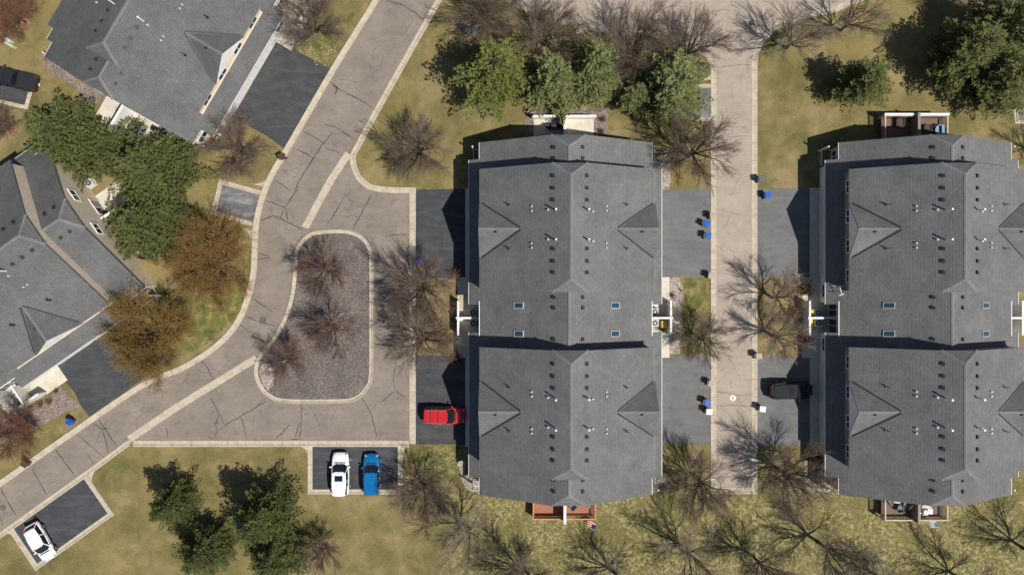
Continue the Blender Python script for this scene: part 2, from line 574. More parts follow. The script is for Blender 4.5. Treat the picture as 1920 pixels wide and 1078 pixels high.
def sheet(name, px, z, mat, label, world=False, jag=0.0, seed=0):
    pts = px if world else W(px)
    if jag:
        rnd = random.Random(seed)
        dense = []
        for i in range(len(pts)):
            a, b = Vector(pts[i]), Vector(pts[(i + 1) % len(pts)])
            k = max(1, int((b - a).length / 0.5))
            for j in range(k):
                q = a.lerp(b, j / k)
                dense.append((q.x + rnd.uniform(-jag, jag), q.y + rnd.uniform(-jag, jag)))
        pts = dense
    m = MB()
    a = sum(pts[i][0] * pts[(i + 1) % len(pts)][1] - pts[(i + 1) % len(pts)][0] * pts[i][1] for i in range(len(pts)))
    if a < 0:
        pts = pts[::-1]
    m.poly([(x, y, z) for x, y in pts])
    o = m.build(name, MAT[mat])
    bm = bmesh.new(); bm.from_mesh(o.data); bmesh.ops.triangulate(bm, faces=bm.faces[:], ngon_method='EAR_CLIP'); bm.to_mesh(o.data); bm.free()
    tag(o, label, kind='structure')
    return o


JOINTS = MB()


def curb(name, px, side, label, closed=False, w=0.65, flat=False, sm=0, top=0.12, joint=2.0):
    """gutter + raised kerb beside the line px (the asphalt edge); side=+1 puts it left of travel"""
    pts = smooth(px, sm, closed) if sm else px
    pts = W(pts)
    if flat:
        prof = [(0.0, 0.0), (0.0, 0.028), (w * 0.5, 0.022), (w, 0.028), (w, 0.0)]
    else:
        prof = [(0.0, 0.0), (0.0, 0.032), (w * 0.62, 0.03), (w * 0.70, top), (w * 0.97, top + 0.012), (w, top - 0.02), (w, -0.02)]
    rows = [[(x, y, z) for x, y in offset(pts, side * o, closed)] for o, z in prof]
    m = MB()
    n = len(pts)
    for r in range(len(rows) - 1):
        for i in range(n if closed else n - 1):
            j = (i + 1) % n
            q = [rows[r][i], rows[r][j], rows[r + 1][j], rows[r + 1][i]]
            m.poly(q if side > 0 else q[::-1])
    o = m.build(name, MAT['concrete'])
    tag(o, label, kind='structure')
    # contraction joints across the concrete
    d = 0.0
    hw = 0.016
    nxt = joint
    for i in range(n - 1):
        a, b = Vector(pts[i]), Vector(pts[i + 1])
        L = (b - a).length
        while L > 1e-6 and d + L > nxt:
            t = (nxt - d) / L
            p = a.lerp(b, t); dr = (b - a).normalized(); nr = Vector((-dr.y, dr.x)) * side
            zs = (0.036, 0.034) if not flat else (0.033, 0.033)
            e = w * (0.62 if not flat else 0.98)
            A, B = p + nr * 0.02, p + nr * e
            JOINTS.poly([(A.x - dr.x * hw, A.y - dr.y * hw, zs[0]), (A.x + dr.x * hw, A.y + dr.y * hw, zs[0]),
                         (B.x + dr.x * hw, B.y + dr.y * hw, zs[1]), (B.x - dr.x * hw, B.y - dr.y * hw, zs[1])])
            if not flat:
                A, B = p + nr * (w * 0.71), p + nr * (w * 0.96)
                JOINTS.poly([(A.x - dr.x * hw, A.y - dr.y * hw, top + .005), (A.x + dr.x * hw, A.y + dr.y * hw, top + .005),
                             (B.x + dr.x * hw, B.y + dr.y * hw, top + .017), (B.x - dr.x * hw, B.y - dr.y * hw, top + .017)])
            nxt += joint
        d += L
    return o


def cracks(name, lines, parent, width=0.085, z=0.026, seed=1):
    rnd = random.Random(seed)
    m = MB()
    for ln in lines:
        pts = [Vector(P(*p)) for p in ln]
        fine = []
        for a, b in zip(pts[:-1], pts[1:]):
            k = max(2, int((b - a).length / 0.45))
            d = (b - a).normalized(); nr = Vector((-d.y, d.x))
            for j in range(k):
                fine.append(a.lerp(b, j / k) + nr * rnd.uniform(-0.05, 0.05))
        fine.append(pts[-1])
        wd = [width * rnd.uniform(0.55, 1.2) * 0.5 for _ in fine]
        wd[0] *= .5; wd[-1] *= .4
        f2 = [(p.x, p.y) for p in fine]
        A = offset(f2, 1.0); 
        L = [(p[0] + (q[0] - p[0]) * w_, p[1] + (q[1] - p[1]) * w_, z) for p, q, w_ in zip(f2, A, wd)]
        Rr = [(p[0] - (q[0] - p[0]) * w_, p[1] - (q[1] - p[1]) * w_, z) for p, q, w_ in zip(f2, A, wd)]
        for i in range(len(f2) - 1):
            m.poly([Rr[i], Rr[i + 1], L[i + 1], L[i]])
    return m.build(name, MAT['crack_seal'], parent)


# ground
g = MB()
g.poly([(-170, -130, 0), (170, -130, 0), (170, 130, 0), (-170, 130, 0)])
tag(g.build('ground', MAT['lawn_grass']), 'patchy spring lawn, straw and olive, that covers the whole ground', kind='structure')

# main road (asphalt edges, west then east)
W_EDGE = [(760, -90), (712, 0), (632, 130), (545, 280), (515, 330), (498, 370), (486, 420), (483, 470), (481, 510), (473, 550), (453, 602), (415, 648),
          (350, 692), (270, 727), (140, 815), (0, 913), (-120, 997)]
E_EDGE = [(868, -90), (817, 0), (702, 205), (650, 292), (608, 362), (575, 430), (556, 470), (552, 505), (549, 545), (535, 592), (512, 632), (484, 672),
          (440, 700), (330, 768), (234, 828), (174, 872), (0, 996), (-120, 1080)]
road = sheet('main_road', smooth(W_EDGE, 5) + smooth(E_EDGE, 5)[::-1], 0.010, 'road_asphalt', 'grey asphalt street that curves down the left side past the gravel island')
court = sheet('court_road', [(655, 300), (667, 334), (684, 352), (700, 359), (768, 361), (768, 826), (244, 826), (330, 764), (440, 696), (486, 668), (470, 600), (540, 440), (608, 362)],
              0.014, 'road_asphalt', 'asphalt parking court around the gravel island')
lane = sheet('lane', [(1343, 914), (1343, 128), (1333, 105), (1305, 80), (1240, 62), (1120, 50), (1010, 25), (930, -20), (880, -110), (1700, -110), (1640, -18), (1560, 14),
                      (1500, 26), (1450, 45), (1420, 78), (1409, 112), (1409, 914)], 0.012, 'lane_asphalt', 'tan asphalt lane between the two townhouse rows and the cross street it joins at the top')
sheet('street_corner', [(1872, -10), (1900, 10), (1960, 40), (1960, -60), (1860, -60)], 0.012, 'lane_asphalt', 'corner of tan asphalt street at the top right')

# kerbs and gutters
curb('curb', W_EDGE, -1, 'concrete kerb and gutter along the outer left edge of the curving street', sm=5)
curb('curb', [(868, -90), (817, 0), (702, 205), (655, 292)], +1, 'concrete kerb and gutter on the right of the upper street', sm=4)
curb('curb', [(655, 292), (658, 312), (667, 334), (684, 351), (700, 358), (730, 362), (780, 362.5)], +1, 'concrete kerb round the lawn corner at the top of the court', sm=4)
curb('valley_gutter', [(659, 292), (627, 340), (613, 365), (578, 430)], -1, 'flat concrete gutter between the street and the court above the island', flat=True, w=0.78)
curb('valley_gutter', [(484, 677), (440, 704), (330, 772), (246, 829)], -1, 'flat concrete gutter between the street and the court below the island', flat=True, w=0.78)
curb('curb', [(246, 826), (234, 829), (174, 873), (0, 997), (-120, 1081)], +1, 'concrete kerb along the lower right edge of the street', sm=4, w=0.6)
curb('curb', [(768, 361), (768, 832)], +1, 'long flat concrete gutter in front of the left driveways', flat=True, w=0.68)
curb('curb', [(767, 826), (250, 826)], +1, 'concrete kerb along the lower edge of the court', w=0.65)
curb('curb', [(1343, 914), (1343, 128), (1333, 105), (1305, 80), (1240, 62), (1120, 50), (1010, 25), (930, -20)], +1, 'concrete gutter on the left side of the tan lane', w=0.62, top=0.05)
curb('curb', [(1409, 914), (1409, 112), (1420, 78), (1450, 45), (1500, 26), (1560, 14), (1640, -18)], -1, 'concrete gutter on the right side of the tan lane', w=0.65, top=0.05)
curb('curb', [(1333, 914), (1420, 914)], -1, 'concrete end kerb across the bottom of the tan lane', w=0.66)
curb('curb', [(1872, -12), (1900, 8), (1960, 38)], -1, 'concrete kerb at the top right street corner', w=0.6)
ISLAND = [(580, 446), (604, 439), (645, 438), (672, 446), (688, 464), (692.5, 492), (692.5, 600), (692, 700), (684, 726), (666, 743), (636, 748), (540, 748), (510, 740), (492, 722),
          (484, 698), (490, 672), (518, 636), (541, 592), (553, 548), (557, 510), (561, 470)]
isl = smooth(ISLAND, 5, True)
sheet('gravel_island', isl, 0.045, 'island_gravel', 'teardrop island of brown speckled gravel in the court')
sheet('pale_rock_patch', smooth([(487, 690), (500, 680), (512, 694), (514, 716), (506, 730), (494, 722)], 4, True), 0.055, 'pale_rock', 'pale patch of rock at the lower left tip of the gravel island', jag=0.12)
c_out = curb('curb', [(p[0], p[1]) for p in isl], -1, 'concrete kerb ring round the gravel island', closed=True, w=0.42, top=0.13)
# which side is outward depends on the winding; rebuild if it went inward
def _area(p):
    return sum(p[i][0] * p[(i + 1) % len(p)][1] - p[(i + 1) % len(p)][0] * p[i][1] for i in range(len(p)))
_w = W(isl)
if _area(_w) < 0:
    bpy.data.objects.remove(c_out)
    curb('curb', isl, +1, 'concrete kerb ring round the gravel island', closed=True, w=0.42, top=0.13)

# parking bays
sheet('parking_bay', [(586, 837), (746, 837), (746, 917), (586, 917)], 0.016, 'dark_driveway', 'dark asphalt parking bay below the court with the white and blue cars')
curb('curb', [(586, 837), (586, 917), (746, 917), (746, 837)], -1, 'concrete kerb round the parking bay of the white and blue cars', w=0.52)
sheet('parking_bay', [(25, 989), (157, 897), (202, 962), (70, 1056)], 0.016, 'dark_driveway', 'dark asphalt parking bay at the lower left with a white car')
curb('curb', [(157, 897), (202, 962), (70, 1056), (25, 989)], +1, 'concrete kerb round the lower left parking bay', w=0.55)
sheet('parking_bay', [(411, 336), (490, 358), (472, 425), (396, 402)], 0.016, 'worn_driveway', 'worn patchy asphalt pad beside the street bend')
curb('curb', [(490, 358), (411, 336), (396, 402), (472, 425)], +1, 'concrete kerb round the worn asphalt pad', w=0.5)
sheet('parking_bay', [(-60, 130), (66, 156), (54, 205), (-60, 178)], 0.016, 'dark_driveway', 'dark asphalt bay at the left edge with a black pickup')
curb('curb', [(-60, 136), (66, 156), (52, 206), (-60, 180)], -1, 'pale kerb round the bay of the black pickup', w=0.4)
sheet('parking_bay', [(1272, 158), (1333, 158), (1333, 228), (1272, 228)], 0.016, 'worn_driveway', 'worn grey asphalt pad beside the top of the lane')
curb('curb', [(1333, 158), (1272, 158), (1272, 228), (1333, 228)], +1, 'concrete kerb round the worn pad by the lane', w=0.45)
sheet('parking_bay', [(1901, 205), (1980, 200), (1980, 236), (1903, 232)], 0.016, 'grey_driveway', 'corner of a grey asphalt pad at the right edge')
curb('curb', [(1980, 200), (1901, 205), (1903, 232), (1980, 236)], +1, 'concrete kerb round the pad at the right edge', w=0.35)

def fillet(corner, a, b, label, z=0.026):
    c, p, q = Vector(corner), Vector(a), Vector(b)
    pts = [tuple(c), tuple(p)]
    for i in range(1, 8):
        t = i / 8
        m_ = c.lerp(p.lerp(q, t), 0.0)
        w = (1 - t) ** 2 * p + 2 * t * (1 - t) * (c * .82 + (p + q) * .09) + t * t * q
        pts.append((w.x, w.y))
    pts.append(tuple(q))
    return sheet('kerb_corner', pts, z, 'concrete', label)


fillet((577, 837), (562, 837.5), (577, 854), 'rounded concrete corner left of the bay with the white car')
fillet((754, 837), (771, 837.5), (754, 856), 'rounded concrete corner right of the bay with the blue car')
fillet((165, 892), (180, 882), (176, 912), 'rounded concrete corner at the upper end of the lower left bay')
fillet((18, 992), (3, 1002), (36, 1010), 'rounded concrete corner at the lower end of the lower left bay')
fillet((494, 350), (505, 330), (470, 345), 'rounded concrete corner above the worn pad')
fillet((472, 433), (473, 455), (448, 424), 'rounded concrete corner below the worn pad')
fillet((1333, 150), (1333, 136), (1310, 151), 'rounded concrete corner above the worn pad by the lane')

# driveways
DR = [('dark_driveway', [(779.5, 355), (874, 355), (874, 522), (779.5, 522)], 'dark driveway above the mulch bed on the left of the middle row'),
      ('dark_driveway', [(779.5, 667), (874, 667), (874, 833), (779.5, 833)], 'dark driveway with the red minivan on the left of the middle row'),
      ('grey_driveway', [(1240, 355), (1333, 355), (1333, 519), (1240, 519)], 'grey driveway with two blue bins on the right of the middle row'),
      ('grey_driveway', [(1240, 667), (1333, 667), (1333, 832), (1240, 832)], 'lower grey driveway on the right of the middle row'),
      ('grey_driveway', [(1420, 353), (1519, 353), (1519, 521), (1420, 521)], 'upper grey driveway on the left of the right row'),
      ('grey_driveway', [(1420, 668), (1519, 668), (1519, 835), (1420, 835)], 'grey driveway with the black car on the left of the right row'),
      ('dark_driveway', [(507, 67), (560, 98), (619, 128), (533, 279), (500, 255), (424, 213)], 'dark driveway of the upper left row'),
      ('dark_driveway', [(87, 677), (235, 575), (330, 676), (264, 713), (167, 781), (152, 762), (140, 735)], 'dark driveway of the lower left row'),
      ('grey_driveway', [(1885, 353), (1980, 353), (1980, 521), (1885, 521)], 'upper driveway on the far side of the right row'),
      ('grey_driveway', [(1885, 668), (1980, 668), (1980, 835), (1885, 835)], 'lower driveway on the far side of the right row')]
for mt, pts, lab in DR:
    sheet('driveway', pts, 0.018, mt, lab, jag=0.05, seed=len(lab))

# beds
BEDS = [('mulch_bed', 'straw_mulch', [(780, 523), (857, 523), (857, 667), (780, 667)], 'straw mulch bed between the two left driveways of the middle row'),
        ('mulch_bed', 'straw_mulch', [(1421, 521), (1499, 521), (1499, 668), (1421, 668)], 'straw mulch bed between the driveways of the right row'),
        ('grass_strip', 'green_grass', [(1281, 521), (1333, 521), (1333, 664), (1281, 664)], 'green grass strip between the two right driveways of the middle row'),
        ('rock_bed', 'pale_rock', [(1255, 521), (1277, 521), (1281, 575), (1276, 664), (1255, 664)], 'pale rock bed beside the right courtyard of the middle row'),
        ('rock_bed', 'pink_rock', [(985, 205), (1010, 202), (1138, 205), (1140, 262), (985, 262)], 'pinkish rock bed round the white walled patio'),
        ('rock_bed', 'pale_rock', [(858, 863), (872, 865), (872, 892), (905, 892), (905, 927), (888, 922), (872, 912), (862, 890)], 'pale rock bed at the lower left corner of the middle row'),
        ('rock_bed', 'pale_rock', [(1205, 890), (1250, 890), (1246, 906), (1222, 928), (1205, 930)], 'pale rock bed at the lower right corner of the middle row'),
        ('rock_bed', 'pale_rock', [(1508, 860), (1560, 880), (1562, 920), (1540, 926), (1508, 922)], 'pale rock bed at the lower left corner of the right row'),
        ('rock_bed', 'pale_rock', [(1240, 285), (1256, 285), (1256, 355), (1240, 355)], 'narrow pale rock strip above the upper right driveway'),
        ('rock_bed', 'pink_rock', [(78, 105), (100, 112), (150, 155), (178, 166), (210, 190), (150, 196), (158, 180), (140, 162), (110, 145), (90, 130)], 'rock strip along the lower eave of the upper left row'),
        ('rock_bed', 'pink_rock', [(270, 240), (300, 232), (372, 290), (362, 298), (340, 285)], 'rock strip by the lower patio corner of the upper left row'),
        ('rock_bed', 'pink_rock', [(75, 760), (110, 722), (150, 762), (70, 800), (-20, 850), (-30, 815)], 'rock bed with shrubs below the lower left courtyard'),
        ('mulch_ring', 'red_mulch', [(34, 38), (44, 32), (56, 36), (58, 46), (48, 50), (36, 48)], 'red mulch ring under the upper left russet tree'),
        ('mulch_ring', 'red_mulch', [(6, 238), (16, 232), (30, 236), (30, 246), (18, 252), (6, 248)], 'red mulch ring under the small tree by the pickup bay'),
        ('grass_strip', 'green_grass', [(360, 560), (420, 545), (460, 520), (468, 470), (474, 470), (468, 540), (440, 600), (394, 640), (350, 666), (345, 620)], 'greener strip of lawn inside the street bend'),
        ('grass_strip', 'green_grass', [(781, 838), (870, 835), (870, 858), (858, 865), (862, 890), (800, 896), (762, 860)], 'green lawn with flowers beside the lower left driveway'),
        ('grass_strip', 'green_grass', [(560, 85), (640, 40), (676, 10), (612, 118)], 'green grass with daffodils beside the upper left driveway')]
for nm, mt, pts, lab in BEDS:
    sheet(nm, pts, 0.006 if nm == 'grass_strip' else 0.008, mt, lab, jag=0.0 if 'between' in lab else 0.16, seed=len(lab))

CR_MAIN = [[(724, 1), (755, 10), (778, 24), (797, 40)], [(621, 154), (626, 162), (655, 178), (682, 192), (701, 205)], [(626, 158), (633, 166), (626, 179)],
           [(609, 233), (630, 240), (652, 254), (667, 263)], [(569, 246), (590, 258), (608, 270)], [(624, 247), (607, 268), (588, 297), (560, 340), (552, 361)],
           [(608, 277), (628, 283), (647, 295)], [(551, 278), (575, 289), (588, 298)], [(516, 338), (530, 347), (545, 359)],
           [(498, 376), (520, 384), (534, 389), (547, 370), (562, 350)], [(534, 389), (524, 412)], [(535, 390), (540, 414)], [(488, 414), (512, 405), (530, 411), (552, 424), (570, 432)],
           [(484, 474), (507, 482)], [(484, 487), (505, 483)], [(473, 559), (492, 571), (512, 586)], [(460, 593), (490, 605), (522, 612)], [(450, 608), (470, 624)],
           [(375, 671), (390, 692), (404, 716)], [(185, 785), (200, 808), (221, 838)], [(174, 793), (192, 804), (207, 803)], [(192, 806), (198, 825), (203, 848)],
           [(144, 814), (158, 826), (172, 838), (195, 856)], [(105, 842), (122, 867), (140, 892)], [(163, 850), (175, 869)], [(60, 876), (75, 905), (88, 927)], [(2, 915), (14, 940), (32, 968)], [(0, 967), (6, 985)]]
cracks('crack_seal', CR_MAIN, road, 0.095, 0.0165, 3)
CR_COURT = [[(657, 363), (648, 367), (612, 424)], [(697, 362), (690, 377), (672, 411), (661, 432)], [(650, 372), (664, 379)], [(720, 445), (740, 440), (767, 440)], [(702, 563), (724, 564), (742, 570)],
            [(702, 645), (728, 648), (750, 650)], [(703, 628), (710, 641)], [(741, 662), (742, 686), (752, 688)], [(742, 686), (738, 718)], [(498, 747), (480, 763)], [(565, 757), (565, 790), (562, 822)],
            [(563, 790), (553, 823)], [(543, 795), (528, 812), (515, 824)], [(680, 746), (697, 780), (707, 820)], [(738, 718), (742, 732), (766, 750)], [(740, 733), (715, 754)],
            [(394, 745), (408, 770), (422, 797)], [(411, 776), (404, 795), (408, 807)], [(500, 752), (450, 781), (422, 797), (408, 807), (401, 821)], [(450, 780), (459, 800), (462, 823)], [(312, 800), (315, 822)],
            [(391, 818), (401, 823)], [(545, 823), (565, 824)]]
cracks('crack_seal', CR_COURT, court, 0.085, 0.0205, 4)
CR_LANE = [[(1343, 734), (1358, 736), (1374, 740), (1385, 741), (1409, 740)], [(1343, 762), (1368, 759), (1409, 761)], [(1343, 537), (1362, 536), (1372, 534)], [(1345, 127), (1385, 122), (1409, 123)], [(1402, 110), (1402, 138)],
           [(1365, 257), (1408, 256)], [(1031, 0), (1029, 18)], [(1063, 0), (1058, 20)], [(1096, 0), (1102, 12), (1103, 40)], [(1139, 0), (1131, 40), (1128, 58)], [(1150, 0), (1142, 30), (1140, 55)],
           [(1193, 0), (1191, 40)], [(1234, 0), (1227, 10), (1224, 36)], [(1294, 0), (1295, 12), (1288, 40)], [(1368, 0), (1372, 10), (1388, 18)], [(1340, 22), (1365, 19)], [(1358, 61), (1376, 58)], [(1343, 868), (1370, 866)]]
cracks('crack_seal', CR_LANE, lane, 0.05, 0.0185, 5)
def hairlines(name, boxes, parent, z, seed):
    rnd = random.Random(seed)
    lines = []
    for (x0, y0), (x1, y1), n in boxes:
        for i in range(n):
            t = rnd.random()
            x, y = x0 + (x1 - x0) * t + rnd.uniform(-24, 24), y0 + (y1 - y0) * t + rnd.uniform(-18, 18)
            a = rnd.uniform(0, 6.28)
            ln = [(x, y)]
            for k in range(rnd.randint(2, 4)):
                a += rnd.uniform(-.5, .5)
                x += math.cos(a) * rnd.uniform(7, 15); y += math.sin(a) * rnd.uniform(7, 15)
                ln.append((x, y))
            lines.append(ln)
    return cracks(name, lines, parent, 0.026, z, seed)


hairlines('hairline_cracks', [((760, 30), (560, 330), 16), ((530, 400), (505, 560), 9), ((470, 640), (90, 870), 13)], road, 0.0162, 11)
hairlines('hairline_cracks', [((640, 400), (740, 400), 5), ((735, 440), (735, 780), 8), ((480, 790), (720, 790), 7)], court, 0.0202, 12)
hairlines('hairline_cracks', [((1376, 160), (1376, 880), 16)], lane, 0.0182, 13)
jo = JOINTS.build('curb_joints', MAT['joint_dark'])
tag(jo, 'thin dark contraction joints across the concrete kerbs', kind='structure')
# ------------------------------------------------------------------ townhouse rows
SH, CAP, TRIM = MAT['shingle'], MAT['shingle_cap'], MAT['white_trim']
ZR1, ZR2 = 8.95, 11.2        # ridge of the long low roof, of the raised blocks
EX, AX, UX = 10.25, 9.1, 8.95
YE, YC = 18.6, 16.85         # gable end, end of the wide eave
NI = 1.5                     # half width of the courtyard niche
B0, B1 = 2.85, 15.45         # raised block along the ridge
CW, CI = 1.78, 1.26          # clipped gable: half width, inset of its apex


def zl(x): return ZR1 - SLOPE * abs(x)
def zu(x): return ZR2 - SLOPE * abs(x)


def roof_solid(m, plan, zf, s, th=0.20):
    top = [(s * x, y, zf(x)) for x, y in plan]
    if s < 0:
        top = top[::-1]
    m.poly(top)
    bot = [(x, y, z - th) for x, y, z in top]
    m.poly(bot[::-1])
    n = len(top)
    for i in range(n):
        j = (i + 1) % n
        if abs(top[i][0]) < 1e-6 and abs(top[j][0]) < 1e-6:
            continue
        m.poly([top[j], top[i], bot[i], bot[j]])


def hip_end(m, y, yi, zf, s, th=0.20):
    a, b, c = (-CW, y, zf(CW)), (CW, y, zf(CW)), (0, yi, zf(0))
    t = [a, b, c] if s < 0 else [b, a, c]
    m.poly(t)
    lo = [(p[0], p[1], p[2] - th) for p in t]
    m.poly([t[1], t[0], lo[0], lo[1]])


def fix_normals(o):
    bm = bmesh.new(); bm.from_mesh(o.data)
    bmesh.ops.remove_doubles(bm, verts=bm.verts[:], dist=0.0005)
    bmesh.ops.triangulate(bm, faces=[f for f in bm.faces if len(f.verts) > 4], ngon_method='EAR_CLIP')
    bm.to_mesh(o.data); bm.free()


def cap_strip(m, a, b, w=0.15, lift=0.012):
    a, b = Vector(a), Vector(b)
    d = (b - a).normalized()
    sd = d.cross(Vector((0, 0, 1))).normalized()
    up = Vector((0, 0, 1)) * lift
    dn = Vector((0, 0, -w * 0.42))
    A, B = a + up, b + up
    m.poly([A, A - sd * w + dn, B - sd * w + dn, B])
    m.poly([A, B, B + sd * w + dn, A + sd * w + dn])


def seg_tri_roof(): pass


# shared meshes of small parts
def m_vent():
    m = MB(); m.box((0, 0, 0.08), (0.31, 0.31, 0.16), taper=0.86); m.box((-0.02, 0, 0.17), (0.34, 0.34, 0.03))
    return m.mesh('roof_vent', MAT['vent_grey'])


def m_pipe(h, r, mt='white_metal'):
    m = MB(); m.cyl((0, 0, h / 2), r, h, 12); m.cyl((0, 0, h + 0.03), r * 1.3, 0.09, 12)
    return m.mesh('vent_pipe', MAT[mt])


def m_stack():
    m = MB(); m.tube([(0, 0, -0.1), (0, 0, 0.75)], 0.045, 8); m.tube([(0, 0, 0.4), (0.16, 0, 0.62), (0.16, 0, 0.8)], 0.04, 8); m.cyl((0, 0, 0.0), 0.16, 0.1, 10)
    return m.mesh('plumbing_stack', MAT['dark_metal'])


def m_skyframe():
    m = MB()
    for s in (-1, 1):
        m.box((0, s * 0.29, 0.07), (1.10, 0.05, 0.14)); m.box((s * 0.53, 0, 0.07), (0.05, 0.53, 0.14))
    return m.mesh('skylight', MAT['light_grey'])


def m_skypane():
    m = MB(); m.box((0, 0, 0.085), (1.01, 0.53, 0.03)); return m.mesh('pane', MAT['skylight_glass'])


def m_window(w, h):   # faces +x
    m = MB()
    for s in (-1, 1):
        m.box((0.04, s * (w / 2), 0), (0.08, 0.09, h + 0.09)); m.box((0.04, 0, s * h / 2), (0.08, w - 0.09, 0.09))
    m.box((0.04, 0, 0), (0.07, 0.06, h - 0.09))
    return m.mesh('window', TRIM)


def m_pane(w, h):
    m = MB(); m.box((0.02, 0, 0), (0.03, w - 0.09, h - 0.09)); return m.mesh('pane', MAT['window_glass'])


def m_garage():
    m = MB()
    for k in range(4):
        for j in range(4):
            m.box((0.05, -1.65 + 1.1 * j, 0.28 + 0.54 * k), (0.06, 0.96, 0.42))
    m.box((0.02, 0, 1.08), (0.05, 4.4, 2.16))
    return m.mesh('garage_door', MAT['garage_panel'])


def m_lamp():
    m = MB(); m.box((0.05, 0, 0), (0.08, 0.16, 0.3)); m.box((0.16, 0, 0.02), (0.18, 0.18, 0.26), taper=0.7); return m.mesh('wall_lamp', MAT['grey_metal'])


ME = dict(vent=m_vent(), tall=m_pipe(1.25, 0.075), short=m_pipe(0.30, 0.07, 'light_grey'), pair=m_pipe(0.2, 0.065, 'light_grey'), stack=m_stack(), skyf=m_skyframe(), skyp=m_skypane(),
          win=m_window(1.35, 1.25), pane=m_pane(1.35, 1.25), slide=m_window(1.9, 2.1), slidep=m_pane(1.9, 2.1), gar=m_garage(), lamp=m_lamp())
TILT = math.atan(SLOPE)


def on_roof(name, key, parent, x, y, zf, sink=0.03, upright=False):
    s = 1 if x > 0 else -1
    rot = (0, 0, 0) if upright else (0, TILT * s, 0)
    return share(name, ME[key], parent, (x, y, zf(x) - sink), rot)


def window(parent, key, loc, rz):
    w = share('window', ME['win' if key == 'win' else 'slide'], parent, loc, (0, 0, rz))
    share('pane', ME['pane' if key == 'win' else 'slidep'], w)
    return w


